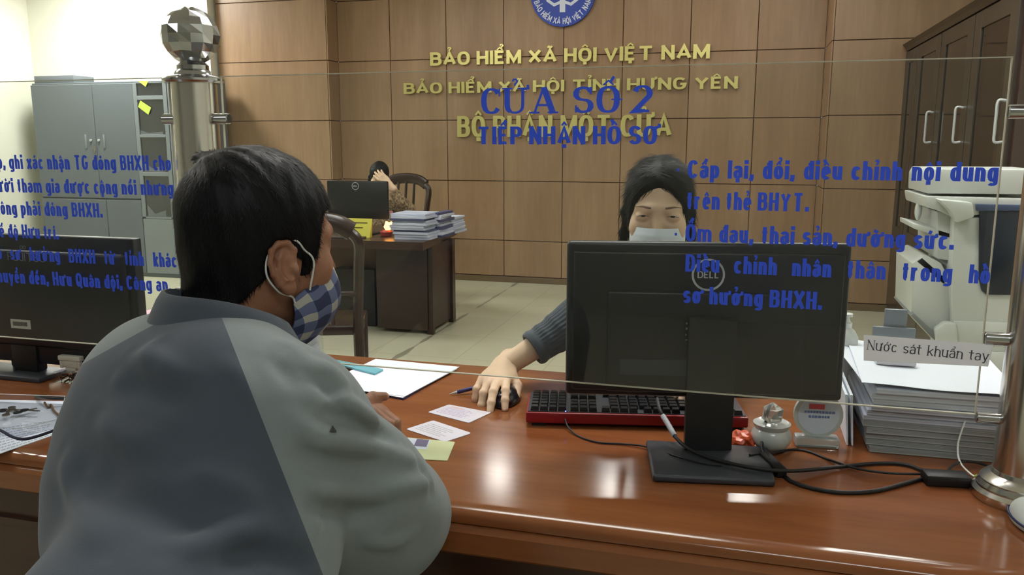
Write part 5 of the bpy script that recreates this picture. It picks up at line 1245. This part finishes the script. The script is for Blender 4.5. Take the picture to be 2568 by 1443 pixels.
# coloured papers on a pile at the left, behind the monitor
px0 = float(PY(352, 800, 1.86)[0]); zp = float(PY(390, 803, 1.80)[2])
pile_m = mat('paper_edges', S(200, 200, 205), .8, col2=S(150, 152, 160), nscale=(3, 3, 420))
def bundle(x0, x1, y0, y1, z0, z1, label, m=None, rot=0, group=None, cat='document bundle'):
    G = Geo(); c = Vector(((x0+x1)/2, (y0+y1)/2, 0)); G.M = Matrix.Translation(c) @ Matrix.Rotation(rot, 4, 'Z') @ Matrix.Translation(-c); G.box(x0, x1, y0, y1, z0, z1, .0008, 1)
    return tag(G.obj('document_bundle', m or pile_m, smooth=False), label, cat, group)
bundle(px0-.02, px0+.18, 1.705, 1.92, TOP+.0002, TOP+.06, 'lower document bundle between the left monitor and the man, under coloured papers', group='pile behind the left monitor')
bundle(px0-.02, px0+.18, 1.71, 1.925, TOP+.0604, zp-.010, 'upper document bundle between the left monitor and the man, under coloured papers', rot=.02, group='pile behind the left monitor')
def flat(x0, x1, y0, y1, z, label, m, rot): G = Geo(); c = Vector(((x0+x1)/2, (y0+y1)/2, 0)); G.M = Matrix.Translation(c) @ Matrix.Rotation(rot, 4, 'Z') @ Matrix.Translation(-c); G.box(x0, x1, y0, y1, z, z+.0016); return tag(G.obj('folder', m, smooth=False), label, 'folder')
flat(px0-.02, px0+.17, 1.72, 1.90, zp-.0096, 'white folder under the blue one between left monitor and man', paper, .08)
flat(px0-.01, px0+.16, 1.72, 1.86, zp-.0076, 'pale blue folder between the left monitor and the man', mat('folder_blue', S(150, 205, 235), .6), .38)
flat(px0-.03, px0+.17, 1.80, 1.93, zp-.0056, 'pink folder behind the pale blue one, left of the man', mat('folder_pink', S(240, 185, 200), .6), -.10)

# --- small things right of the stand
c = PZ(1932, 1128, TOP); pot = thing('ornament', 'small white ceramic pot with a crystal top beside the keyboard end', 'ornament', tuple(c))
cer = mat('ceramic_grey', S(176, 180, 176), .3, coat=.4)
G = Geo(); G.lathe([(.016, 0), (.024, .004), (.034, .016), (.037, .028), (.034, .038), (.030, .043), (.033, .049), (.034, .053), (.030, .055), (.022, .052)], tuple(c), 40); G.obj('pot', cer, pot)
bm = bmesh.new(); bmesh.ops.create_icosphere(bm, subdivisions=1, radius=.020)
for v in bm.verts: v.co = Vector((v.co.x*1.1, v.co.y, v.co.z*1.15))+V3(c)+Vector((0, 0, .070))
G = Geo(); G.addbm(bm); G.obj('crystal', mat('crystal', S(225, 225, 220), .08, trans=.75), pot, smooth=False)
c = PZ(2046, 1118, TOP); pl_ = thing('award_plaque', 'round clear award disc on a crystal foot beside the tall paper stack', 'award', tuple(c))
acr = mat('acrylic_milky', S(205, 215, 212), .12, trans=.35)
yw = .12; du = Vector((math.cos(yw), math.sin(yw), 0)); dn = du.cross(vz)
G = Geo(); G.obox(V3(c)+Vector((0, 0, .010)), du, vz.cross(du), vz, .040, .016, .010, .004, 2); G.obj('foot', mat('crystal_foot', S(215, 222, 222), .1, trans=.6), pl_)
cc = V3(c)+vz*.062; rd = .0445; n = 48
G = Geo(); G.prism([(rd*math.cos(2*math.pi*i/n), rd*math.sin(2*math.pi*i/n)) for i in range(n)], -.005, .005, cc, du, vz, dn); G.obj('disc', acr, pl_, auto=30)
G = Geo(); G.prism([(rd*.84*math.cos(2*math.pi*i/n), rd*.84*math.sin(2*math.pi*i/n)) for i in range(n)], .0051, .0056, cc, du, vz, dn); G.obj('face', mat('plaque_face', S(196, 206, 218), .4), pl_, auto=30)
G = Geo(); G.prism([(-.018, .012), (.010, .012), (.010, .022), (-.018, .022)], .0057, .0062, cc, du, vz, dn); G.obj('red_band', mat('print_red', S(205, 90, 95), .6), pl_, smooth=False)
G = Geo()
for v, x in ((.004, -.026), (-.005, -.018)):
    while x < (.024 if v > 0 else .016): ww = .003+.003*R_.random(); G.prism([(x, v), (x+ww, v), (x+ww, v+.0045), (x, v+.0045)], .0057, .0062, cc, du, vz, dn); x += ww+.0012
G.obj('print_lines', mat('print_blue', S(105, 120, 165), .6), pl_, smooth=False)
c = PZ(1862, 1122, TOP); bm = bmesh.new(); bmesh.ops.create_icosphere(bm, subdivisions=3, radius=.022)
for v in bm.verts:
    k = 1+.22*math.sin(v.co.x*260+v.co.y*170)*math.cos(v.co.z*240+v.co.x*90); v.co = Vector((v.co.x*k*1.15, v.co.y*k, max(0, .014+v.co.z*k*.8)))+V3(c)
G = Geo(); G.addbm(bm); tag(G.obj('candy_wrapper', mat('orange_foil', S(212, 88, 52), .3, noise=.4, nscale=(60, 60, 60)), auto=20), 'crumpled orange wrapper between monitor stand and white pot', 'wrapper')

# --- the tall stack at the right
x0, x1, y0, y1 = .245, .49, 1.575, 1.90
pe1 = mat('pages_grey', S(168, 170, 170), .85, col2=S(118, 120, 124), nscale=(2, 2, 500)); pe2 = mat('pages_pale', S(196, 200, 212), .85, col2=S(140, 146, 162), nscale=(3, 3, 420)); pe3 = mat('pages_white', S(222, 228, 242), .8, col2=S(188, 194, 212), nscale=(3, 3, 360))
ords = ['lowest', 'second from bottom', 'third from bottom', 'fourth from bottom', 'fifth from bottom', 'sixth from bottom', 'seventh from bottom', 'eighth from bottom', 'ninth from bottom', 'tenth from bottom', 'topmost thick']
z = TOP+.0003; hs = [.011, .012, .011, .012, .013, .009, .010, .011, .010, .012, .010]
for i, h in enumerate(hs):
    m = pe1 if i < 5 else (pe2 if i < 8 else pe3); dx = (R_.random()-.5)*.014; dy = (R_.random()-.5)*.016
    if i in (5,): dx -= .01
    bundle(x0+dx, x1+dx*.3, y0+dy, y1+dy, z, z+h, ords[i]+' bundle of papers in the tall stack by the right steel post', m, (R_.random()-.5)*.05, 'tall paper stack beside the right post'); z += h+.0003
def curled(x0, x1, y0, y1, z, lift, label, m, rot=0):
    G = Geo(); P = [[None]*9 for _ in range(9)]; c = Vector(((x0+x1)/2, (y0+y1)/2, 0)); G.M = Matrix.Translation(c) @ Matrix.Rotation(rot, 4, 'Z') @ Matrix.Translation(-c)
    for i in range(9):
        for j in range(9): u_, v_ = i/8, j/8; P[i][j] = (x0+(x1-x0)*u_, y0+(y1-y0)*v_, z+lift*max(0, 1-u_*2.2)**2*(.4+v_)+.0012*math.sin(u_*9+v_*5)+.0013)
    Q = [[(a[0], a[1], a[2]+.0008) for a in r] for r in P]; G.grid(P, flip=True); G.grid(Q); return tag(G.obj('loose_sheet', m), label, 'paper', 'loose sheets on the tall stack')
curled(x0-.030, x1-.01, y0+.03, y1, z, .010, 'loose sheet with curled left edge, lower of the two on the tall stack', paper, .10)
curled(x0-.012, x1+.01, y0-.004, y1+.01, z+.004, .006, 'loose blank sheet on very top of the tall stack', paper, -.03)
ZS = z+.008
G = Geo(); c = PZ(2243, 905, ZS+.006); G.obox(V3(c), (1, .02, 0), (-.02, 1, 0), vz, .037, .020, .0055, .003); ph = G.obj('phone', mat('phone_pale', S(205, 200, 205), .3)); tag(ph, 'pale flat phone lying on the tall paper stack', 'phone')
G = Geo(); G.obox(V3(c)+Vector((0, 0, .0058)), (1, .02, 0), (-.02, 1, 0), vz, .033, .017, .0004); G.obj('screen', dgrey, ph, smooth=False)
for k, (xo, lb) in enumerate(((-.018, 'white folder leaning against the left side of the tall stack, outer one'), (-.009, 'white folder leaning against the left side of the tall stack, inner one'))):
    G = Geo(); G.prism([(x0+xo-.014, TOP+.0005), (x0+xo-.011, TOP+.0005), (x0+xo-.022+.004, TOP+.10), (x0+xo-.025+.002, TOP+.10)], 1.60, 1.84, (0, 0, 0), (1, 0, 0), vz, (0, 1, 0)); tag(G.obj('leaning_folder', paper, smooth=False), lb, 'folder', 'folders leaning on the tall stack')
hx0, hx1 = float(PY(2188, 820, 1.92)[0]), float(PY(2296, 820, 1.92)[0]); m0, m1 = float(PY(2219, 800, 1.92)[0]), float(PY(2276, 800, 1.92)[0]); z1_, z0_ = float(PY(2240, 777, 1.92)[2]), float(PY(2240, 820, 1.92)[2])
hold = mat('smoky_acrylic', S(128, 134, 142), .3); G = Geo(); G.box(m0, m1, 1.922, 1.934, TOP, z1_, .002); G.box(hx0, hx1, 1.912, 1.921, TOP, z0_, .002); tag(G.obj('card_holder', hold), 'grey stepped acrylic card holder behind the paper stack', 'holder')
c = PY(2118, 880, 1.88); bt = thing('bottle', 'white pump bottle just right of the large monitor', 'bottle', (c[0], 1.88, TOP))
zb_ = float(PY(2118, 800, 1.88)[2]); G = Geo(); G.lathe([(.02, 0), (.026, .003), (.026, zb_-TOP-.04), (.018, zb_-TOP-.025), (.010, zb_-TOP-.018)], (c[0], 1.88, TOP), 28); G.obj('bottle_body', whitep, bt)
G = Geo(); G.lathe([(.011, -.02), (.012, -.008), (.008, -.006), (.005, .004), (.012, .006), (.012, .012), (.004, .014)], (c[0], 1.88, zb_), 20); G.obj('pump', whitep, bt)
c = PZ(2590, 1316, TOP); wm = thing('computer_mouse', 'white mouse with a dark blue stripe at the right frame edge', 'mouse', tuple(c))
fm = lambda P: smax(smax(s_ell(P, c+np.array([0, 0, .006]), (.030, .055, .030)), TOP+.001-P[:, 2], .004), -1+0*P[:, 0], .001)
Pm, Fm = nets(fm, c-.06, c+.06, .003); np_obj('mouse_body', Pm, Fm, whitep, wm)
G = Geo(); G.tube([(c[0]+.0312*math.cos(t), c[1]+.057*math.sin(t), TOP+.011) for t in [2*math.pi*k/40 for k in range(41)]], .0018, 8); G.obj('stripe', mat('stripe_navy', S(40, 48, 90), .4), wm)

# ================================================================== FAR SIDE OF THE OFFICE
mahog = wood_mat('mahogany', (.020, .0085, .006, 1), (.028, .0115, .0078, 1), (.038, .015, .010, 1), (3, 3, 14), .28, coat=.1)
mahog_t = wood_mat('mahogany_top', (.03, .012, .008, 1), (.04, .016, .010, 1), (.05, .020, .013, 1), (3, 14, 3), .3, coat=.1)
lightside = mat('veneer_brown', S(96, 66, 46), .5)
HD = .70
ca = PZ(1061, 609, HD); cb = PZ(1146, 571, HD); fx = float(ca[0]); fy = float(ca[1])
dk = thing('office_desk', 'dark reddish-brown office desk by the panelled wall', 'desk', (fx-.8, fy+.45, 0))
du = Vector((1, .0, 0)); ex = float(cb[0])
G = Geo(); G.prism([(fx, fy), (ex, fy+1.0), (ex-1.62, fy+1.0), (fx-1.62, fy)], HD-.055, HD, (0, 0, 0), (1, 0, 0), (0, 1, 0), (0, 0, 1)); G.obj('desk_top', mahog_t, dk, smooth=False)
G = Geo(); G.box(-2.53, -2.135, 5.36, 5.90, .03, HD-.056, .003, 1); G.obj('pedestal', mahog, dk)
G = Geo(); G.box(-2.15, -2.10, 5.375, 5.395+.02, 0, HD-.056, .002, 1); G.obj('front_leg', mahog, dk)
G = Geo(); G.box(-2.14, -2.10, 5.80, 5.86, 0, HD-.056, .002, 1); G.obj('rear_leg', mahog, dk)
G = Geo(); G.box(-2.134, -2.122, 5.42, 5.80, .03, HD-.056); G.obj('side_panel', mat('side_brown', S(66, 48, 44), .35), dk, smooth=False)
G = Geo(); G.box(-3.66, -2.53, 5.62, 5.64, .05, HD-.056); G.obj('modesty_panel', lightside, dk, smooth=False)
G = Geo(); G.box(-3.70, -3.66, 5.36, 5.9, 0, HD-.056); G.obj('end_panel', mahog, dk, smooth=False)
G = Geo(); p, q = PY(850, 768, 5.55), PY(945, 655, 5.55); G.box(p[0], q[0], 5.50, 5.61, .06, q[2], .005); tag(G.obj('computer_tower', mat('tower_black', S(28, 24, 26), .4)), 'dark computer tower in the knee space of the far desk', 'computer')
bpy.data.objects['computer_tower'].location.z = 0.0
# its monitor, name plate, bottles, flowers, paper piles
Ym = 5.45; p, q = PY(822, 547, Ym), PY(971, 455, Ym); mt_ = thing('computer_monitor', 'small black monitor seen from the back on the far desk', 'monitor', ((p[0]+q[0])/2, Ym, HD))
G = Geo(); zbm = float(p[2]); G.box(p[0], q[0], Ym, Ym+.03, zbm, q[2], .01, 2); G.obj('casing', black, mt_)
lcx = PY(891, 467, Ym-.002); G = Geo(); ring_strokes(G, Vector((lcx[0], Ym-.001, lcx[2])), .026, .002, Vector((1, 0, 0)), vz, Vector((0, -1, 0)), .001, 28); mm = merge(letters("DELL", (lcx[0], Ym-.002, lcx[2]-.006), (1, 0, 0), (0, 0, 1), -.017, .017, .012, 0, xs=.6, tx=.18, ty=.16, gap=.08)); G.add([V3(a) for a in mm.v], mm.f); G.obj('logo', logo_g, mt_, smooth=False)
G = Geo(); mx_ = float((p[0]+q[0])/2); G.box(mx_-.03, mx_+.03, Ym+.005, Ym+.028, HD+.01, zbm+.05); G.obj('stand_column', black, mt_, smooth=False)
G = Geo(); G.box(mx_-.12, mx_+.12, Ym-.02, Ym+.16, HD, HD+.012, .004); G.obj('stand_base', black, mt_)
p, q = PY(866, 563, 5.32), PY(929, 519, 5.32); npl = thing('name_plate', 'yellow desk name plate before the small black monitor', 'name plate', ((p[0]+q[0])/2, 5.33, HD))
yel = mat('yellow_plate', S(196, 190, 70), .6); G = Geo(); hh = float(q[2]-p[2]); G.prism([(5.29, HD), (5.33, HD), (5.345, HD+hh), (5.340, HD+hh)], p[0], q[0], (0, 0, 0), (0, 1, 0), vz, (1, 0, 0)); G.obj('plate', yel, npl, smooth=False)
G = Geo()
for k, (a, b) in enumerate(((.15, .85), (.3, .7), (.2, .5))):
    z = HD+hh*(.78-.26*k); yy = 5.29+.05*(z-HD)/hh-.003; G.box(p[0]+(q[0]-p[0])*a, p[0]+(q[0]-p[0])*b, yy-.0012, yy, z-.004, z+.004)
G.obj('print_lines', mat('plate_print', S(120, 110, 45), .6), npl, smooth=False)
bt_g = mat('bottle_clear', S(205, 210, 200), .15, trans=.5)
for i, (x, y, h, lb) in enumerate(((981, 545, .17, 'clear bottle with pink cap on the far desk right of the small monitor'), (993, 540, .13, 'shorter clear bottle behind the paper pile on the far desk'))):
    c = PY(x, y, 5.55); b = thing('bottle', lb, 'bottle', (c[0], 5.55+.05*i, HD), 'bottles on the far desk')
    G = Geo(); G.lathe([(.02, 0), (.028, .004), (.028, h*.62), (.014, h*.82), (.012, h*.88)], (c[0], 5.55+.05*i, HD), 20); G.obj('bottle_body', bt_g, b)
    G = Geo(); G.lathe([(.013, h*.88), (.014, h), (.004, h+.002)], (c[0], 5.55+.05*i, HD), 16); G.obj('cap', mat('cap_pink', S(205, 150, 165), .5) if i == 0 else whitep, b)
c = PY(968, 566, 5.42); lp = thing('night_lamp', 'small glowing orange lamp between the far monitor and paper pile', 'lamp', (c[0], 5.42, HD))
G = Geo(); G.lathe([(.02, 0), (.04, .004), (.045, .03), (.03, .045)], (c[0], 5.42, HD), 20); G.obj('bowl', mat('bowl_red', S(150, 50, 50), .4), lp)
bm = bmesh.new(); bmesh.ops.create_icosphere(bm, subdivisions=2, radius=.034)
for v in bm.verts: k = 1+.25*math.sin(v.co.x*200+v.co.z*150); v.co = v.co*k+Vector((c[0]+.02, 5.42, HD+.07))
G = Geo(); G.addbm(bm); G.obj('glowing_shade', mat('lamp_orange', (1, .42, .10, 1), emit=3.0), lp)
G = Geo(); a = PY(862, 574, 5.24); G.box(a[0]-.10, a[0]+.16, 5.17, 5.27, HD+.0003, HD+.012, .003); tag(G.obj('keyboard', mat('kb_dark', S(60, 50, 48), .5)), 'dark thin keyboard at the front edge of the far desk', 'keyboard')
# document piles on the far desk
pl0, pl1 = PY(983, 585, 5.25), PY(1072, 585, 5.25); pw = mat('pile_white', S(205, 210, 226), .8, col2=S(160, 166, 190), nscale=(6, 6, 160)); pn = mat('pile_navy', S(70, 74, 110), .7)
def pile(x0, x1, y0, n, htot, mats_, who, group, ztop=None):
    z = HD+.0003; words = ['lowest', 'second', 'third', 'fourth', 'fifth', 'sixth', 'seventh', 'eighth', 'ninth', 'tenth', 'eleventh', 'twelfth']
    for i in range(n):
        h = htot/n*(.8+.4*R_.random()); dx = (R_.random()-.5)*.03; dy = (R_.random()-.5)*.03
        bundle(x0+dx, x1+dx, y0+dy, y0+.26+dy, z, z+h, words[i]+' file from the bottom of the '+who, mats_[i % len(mats_)], (R_.random()-.5)*.12, group); z += h+.0003
pile(float(pl0[0])+.005, float(pl1[0]), 5.24, 11, .175, [pw, pw, pw, pn, pw], 'left paper pile on the far desk', 'left paper pile on the far desk')
q0, q1 = PY(1083, 575, 5.40), PY(1106, 575, 5.40); pile(float(q0[0]), float(q1[0])-.01, 5.42, 10, .165, [pn, pw, pw], 'middle paper pile on the far desk', 'middle paper pile on the far desk')
q0, q1 = PY(1102, 575, 5.62), PY(1133, 575, 5.62); pile(float(q0[0]), float(q1[0])-.005, 5.66, 8, .12, [pw], 'right paper pile on the far desk', 'right paper pile on the far desk')

# chairs
def carved_chair(cx, cy, face, sw, hb, label):
    """seat square, two rear posts, curved crest rail, slats; face = angle the sitter looks"""
    t = thing('wooden_chair', label, 'chair', (cx, cy, 0), 'dark carved chairs', face-math.pi/2); M = Matrix.Translation(Vector((cx, cy, 0))) @ Matrix.Rotation(face-math.pi/2, 4, 'Z')
    def g(): G = Geo(); G.M = M; return G
    G = g(); G.box(-sw, sw, -.20, .22, .40, .45, .01, 2); G.obj('seat', mahog, t)
    for s in (-1, 1):
        G = g(); G.tube(spline([(s*(sw-.02), .19, .0), (s*(sw-.02), .20, .42)], 3), .02, 10); G.obj('front_leg', mahog, t)
        G = g(); G.tube(spline([(s*(sw-.01), -.24, 0), (s*(sw-.02), -.20, .42), (s*(sw-.005), -.24, .75), (s*(sw-.0), -.28, hb-.10), (s*(sw-.05), -.285, hb-.035)], 6), .027, 10); G.obj('rear_post', mahog, t)
    G = g(); pts = [(-sw+.03, -.285, hb-.045), (-sw*.55, -.295, hb-.005), (0, -.30, hb+.01), (sw*.55, -.295, hb-.005), (sw-.03, -.285, hb-.045)]; P = spline(pts, 6); G.tube(P, [.028]*len(P), 12, flat=1.7); G.obj('crest_rail', mahog, t)
    for k in (-.5, 0, .5): G = g(); G.tube([(k*sw*.75, -.205, .46), (k*sw*.72, -.25, .75), (k*sw*.7, -.29, hb-.02)], .012, 8); G.obj('slat', mahog, t)
    G = g(); G.tube([(-sw+.02, -.232, .62), (sw-.02, -.232, .62)], .014, 8); G.obj('cross_rail', mahog, t); return t
pr_ = PZ(897, 700, 0)
c1 = PY(901, 560, 3.55)
carved_chair(float(c1[0])-.37, 3.80, math.radians(112),   .235, .985, 'dark carved chair between the man and the far desk, back towards the counter')
c2 = PY(1028, 470, 6.60)
carved_chair(float(HF[0])-.10, 6.68, math.radians(270-8), .235, float(PY(1030, 448, 6.9)[2])-.01, 'dark carved chair behind the woman at the far desk')

# photocopier
cpw = mat('copier_white', S(196, 200, 196), .45); cpd = mat('copier_dark', S(38, 44, 54), .25); cpg = mat('copier_seam', S(120, 124, 124), .6)
YC = 3.8; cp = thing('photocopier', 'tall white photocopier with dark front panel at the right beside the dark cabinets', 'photocopier', (1.10, 4.05, 0))
def cpoly(name, pts, y0, y1, m, parent=None, bev=.006):
    q = [PY(x, y, y0) for x, y in pts]; bm = bmesh.new(); vs_ = [bm.verts.new((a[0], y0, max(.0, a[2]))) for a in q]; f = bm.faces.new(vs_)
    e = bmesh.ops.extrude_face_region(bm, geom=[f]); [setattr(v, 'co', v.co+Vector((0, y1-y0, 0))) for v in e['geom'] if isinstance(v, bmesh.types.BMVert)]
    bmesh.ops.recalc_face_normals(bm, faces=bm.faces[:])
    if bev: bmesh.ops.bevel(bm, geom=bm.edges[:], offset=bev, segments=2, profile=.5, affect='EDGES')
    G = Geo(); G.addbm(bm); return G.obj(name, m, parent or cp)
XE = 2620
cpoly('feeder', [(2336, 424), (XE, 426), (XE, 488), (2324, 486), (2326, 440)], 3.82, 4.24, cpw)
cpoly('scanner_body', [(2318, 492), (XE, 500), (XE, 520), (2446, 540), (2400, 550), (2352, 528), (2322, 520)], 3.80, 4.26, cpw)
cpoly('control_arm', [(2352, 500), (2440, 508), (2446, 545), (2400, 560), (2384, 530)], 3.72, 3.80, cpw, bev=.01)
cpoly('neck_column', [(2350, 530), (2420, 545), (2425, 660), (2350, 650)], 3.86, 4.28, cpw)
cpoly('body', [(2392, 548), (XE, 540), (XE, 960), (2392, 940), (2384, 720)], 3.80, 4.27, cpw)
cpoly('dark_panel', [(2457, 520), (XE, 520), (XE, 742), (2475, 740), (2462, 730), (2455, 700)], 3.785, 3.80, cpd, bev=.004)
cpoly('panel_trim', [(2448, 512), (XE, 516), (XE, 528), (2450, 530)], 3.775, 3.80, mat('copier_blue', S(70, 82, 112), .3), bev=.003)
cpoly('drawer', [(2392, 806), (XE, 812), (XE, 870), (2392, 862)], 3.792, 3.80, cpw, bev=.002)
cpoly('drawer', [(2392, 880), (XE, 888), (XE, 950), (2392, 938)], 3.792, 3.80, cpw, bev=.002)
cpoly('side_unit', [(2288, 660), (2318, 640), (2360, 660), (2382, 700), (2382, 850), (2336, 850), (2284, 792)], 3.84, 4.24, cpw)
cpoly('side_tray', [(2292, 562), (2340, 572), (2420, 596), (2418, 606), (2336, 588), (2292, 574)], 3.86, 4.2, cpw, bev=.003)
cpoly('side_flap', [(2284, 792), (2292, 786), (2352, 842), (2346, 856)], 3.80, 4.24, cpg, bev=.002)
cpoly('paper_tray', [(2296, 655), (2312, 645), (2375, 700), (2368, 716)], 3.84, 4.22, cpw, bev=.003)
cpoly('round_knob', [(2372, 810), (2400, 812), (2404, 860), (2400, 880), (2350, 872), (2344, 830)], 3.78, 3.84, cpw, bev=.01)
G = Geo(); a = PY(2290, 930, 3.85); G.box(.84, 1.36, 3.84, 4.26, 0, .35, .01); G.obj('pedestal', cpw, cp)
G = Geo(); c = PY(2303, 528, 4.0); bm = bmesh.new(); bmesh.ops.create_uvsphere(bm, u_segments=16, v_segments=10, radius=.03)
for v in bm.verts: v.co = Vector((v.co.x*.5, v.co.y*.7, v.co.z*1.5))+Vector((c[0], 4.0, c[2]))
G.addbm(bm); G.obj('paper_guide', cpw, cp)
# dark cabinets along the right wall
cab = wood_mat('cabinet_walnut', (.026, .013, .009, 1), (.036, .018, .012, 1), (.05, .026, .017, 1), (4, 4, .6), .28, coat=.25)
cabl = wood_mat('cabinet_stile', (.036, .028, .021, 1), (.044, .034, .026, 1), (.052, .041, .031, 1), (4, 4, .6), .32)
XC = 1.165; ZT = 2.11
wb = thing('cabinet', 'tall dark wooden cabinet with glass doors along the right wall', 'cabinet', (1.41, 5.7, 0))
G = Geo(); G.box(XC+.02, 1.655, 4.30, YFR-.015, .0, ZT-.02, .003, 1); G.obj('carcass', cab, wb, smooth=False)
G = Geo(); G.prism([(XC-.03, ZT), (1.655, ZT), (1.655, ZT-.03), (XC, ZT-.05), (XC-.01, ZT-.025)], 4.28, YFR-.015, (0, 0, 0), (1, 0, 0), vz, (0, 1, 0)); G.obj('cornice', cabl, wb, smooth=False)
smoke = mat('dark_door_glass', S(20, 22, 22), .06)
doors = [(YFR-.02, 6.66), (6.64, 5.92), (5.90, 5.12), (5.10, 4.34)]
for i, (a, b) in enumerate(doors):
    G = Geo(); sw = .13
    for y0, y1 in ((b, b+sw), (a-sw, a)): G.box(XC, XC+.022, y0, y1, .62, ZT-.06, .002, 1)
    G.box(XC, XC+.022, b+sw, a-sw, .62, .72, .002, 1); G.box(XC, XC+.022, b+sw, a-sw, ZT-.15, ZT-.06, .002, 1); d = G.obj('door', cabl, wb)
    G = Geo(); G.box(XC+.008, XC+.014, b+sw, a-sw, .72, ZT-.15); G.obj('door_glass', smoke, d, smooth=False)
    hy = (a-.045) if i % 2 == 0 else (b+.045)
    if i == 0: hy = 7.18
    if i == 2: hy = 5.19
    G = Geo(); G.tube(spline([(XC, hy, 1.56), (XC-.035, hy, 1.56), (XC-.038, hy, 1.50), (XC-.038, hy, 1.42), (XC-.035, hy, 1.37), (XC, hy, 1.37)], 4), .007, 8); G.obj('handle', logo_g, d)
    G = Geo(); G.box(XC, XC+.022, b, a, .06, .60, .003, 1); G.obj('lower_door', cab, wb)
# grey steel cabinet
stg = mat('steel_cabinet_grey', S(104, 111, 116), .5); stl = mat('steel_cabinet_light', S(128, 135, 138), .5); dkin = mat('cabinet_inside', S(38, 42, 48), .7)
YS = 7.0
def XS(px): return float(PY(px, 300, YS)[0])
sc = thing('steel_cabinet', 'grey steel filing cabinet with solid and glazed doors behind the left glass', 'cabinet', (XS(260), 7.18, 0))
xa, xb = XS(84), XS(512); zt = 1.965
G = Geo(); G.box(xa, xb, YS+.02, 7.375, 0, zt, .004, 1); G.obj('carcass', stg, sc)
G = Geo(); G.box(xa, XS(236)-.003, YS, YS+.018, .80, zt-.02, .004, 1); d1 = G.obj('door', stg, sc)
G = Geo(); G.box(XS(236)+.003, XS(338), YS, YS+.018, .80, zt-.02, .004, 1); d2 = G.obj('door', stg, sc)
for d, px in ((d1, 211), (d2, 257)):
    G = Geo(); x = XS(px); zz = float(PY(px, 355, YS)[2]); G.box(x-.012, x+.012, YS-.006, YS, zz-.07, zz+.07, .003); G.obj('handle', stl, d)
G = Geo()
for px in (224, 244): x = XS(px); zz = float(PY(px, 352, YS)[2]); G.cyl((x, YS, zz), (x, YS-.012, zz), .012, n=14)
G.obj('lock', logo_g, d2)
kx = XS(232); kz = float(PY(232, 360, YS)[2]); G = Geo()
for i, (dx, dz) in enumerate(((-.01, -.03), (.012, -.045), (.0, -.07))): G.obox((kx+dx, YS-.012, kz+dz), (1, 0, .3*(i-1)), (0, 1, 0), (0, 0, 1), .006, .0012, .022)
tag(G.obj('key_bunch', keym, smooth=False), 'bunch of keys hanging at the lock of the grey steel cabinet', 'keys')
def gd(pxa, pxb, panes, name='glazed_door'):
    xa_, xb_ = XS(pxa), XS(pxb); G = Geo(); zs = [zt-.02]+[z for p_ in panes for z in p_]+[.62]
    wl = .045
    G.box(xa_, xa_+wl, YS, YS+.018, .62, zt-.02, .002, 1); G.box(xb_-wl, xb_, YS, YS+.018, .62, zt-.02, .002, 1)
    for k in range(0, len(zs), 2): G.box(xa_+wl, xb_-wl, YS, YS+.018, zs[k+1], zs[k], .002, 1)
    d = G.obj(name, stl, sc)
    for a, b in panes: G = Geo(); G.box(xa_+wl, xb_-wl, YS+.010, YS+.013, b, a); G.obj('pane', clear, d, smooth=False)
    return d
zz = lambda y: float(PY(380, y, YS)[2])
gd(338, 422, [(zz(203)-.015, zz(240)), (zz(250), zz(338)), (zz(345), zz(432)), (zz(442), zz(548))])
G = Geo(); G.box(XS(338)+.04, XS(422)-.04, YS+.014, YS+.0195, .63, zt-.03); G.obj('inside', dkin, sc, smooth=False)
gd(424, 508, [(zz(203)-.015, zz(240)), (zz(250), zz(338)), (zz(345), zz(432)), (zz(442), zz(548))])
G = Geo(); G.box(XS(424)+.04, XS(508)-.04, YS+.014, YS+.0195, .63, zt-.03); G.obj('inside', dkin, sc, smooth=False)
for a, b in ((84, 248), (248, 338)): G = Geo(); G.box(XS(a)+.003, XS(b)-.003, YS, YS+.018, .04, .785, .004, 1); G.obj('lower_door', stg, sc)
for a, b in ((338, 422), (422, 510)): G = Geo(); G.box(XS(a)+.003, XS(b)-.003, YS, YS+.018, .04, .60, .004, 1); G.obj('lower_door', stl, sc)
G = Geo(); p = PY(84, 192, YS+.1); G.box(xa, XS(182), YS+.06, 7.34, zt+.0003, float(p[2]), .003); tag(G.obj('storage_box', stg), 'flat grey box on top of the grey steel cabinet', 'box')
note = mat('note_yellow', S(196, 214, 90), .7)
for i, (pts, lb) in enumerate(((((344, 203), (372, 203), (365, 218), (350, 206)), 'yellow-green note at the top pane of the steel cabinet'), (((352, 252), (379, 270), (372, 288), (346, 268)), 'yellow-green note stuck crooked on the second pane of the steel cabinet'))):
    G = Geo(); q = [PY(x, y, YS-.001) for x, y in pts]; n = len(q); G.add([(a[0], YS-.0012, a[2]) for a in q]+[(a[0], YS-.0004, a[2]) for a in q], [tuple(range(n)), tuple(range(2*n-1, n-1, -1))]+[(k, n+k, n+(k+1) % n, (k+1) % n) for k in range(n)]); tag(G.obj('sticky_note', note, smooth=False), lb, 'note', 'notes on the steel cabinet')
for i, (y0, y1, px0, px1, lb) in enumerate(((325, 338, 350, 408, 'papers lying on the upper shelf inside the glazed steel cabinet door'), (405, 430, 362, 412, 'papers slanting on the middle shelf inside the glazed door'), (515, 546, 372, 415, 'papers slanting on the lowest shelf inside the glazed door'))):
    G = Geo(); a, b = PY(px0, y1, YS+.0135), PY(px1, y0, YS+.0135); G.prism([(a[0], a[2]), (b[0], a[2]), (b[0], a[2]+(b[2]-a[2])*.6), (a[0]+(b[0]-a[0])*.4, b[2]*.3+a[2]*.7), (a[0], b[2])], YS+.0132, YS+.0139, (0, 0, 0), (1, 0, 0), vz, (0, 1, 0)); tag(G.obj('paper_pile', mat('shelf_paper', S(128, 134, 140), .8), smooth=False), lb, 'papers')
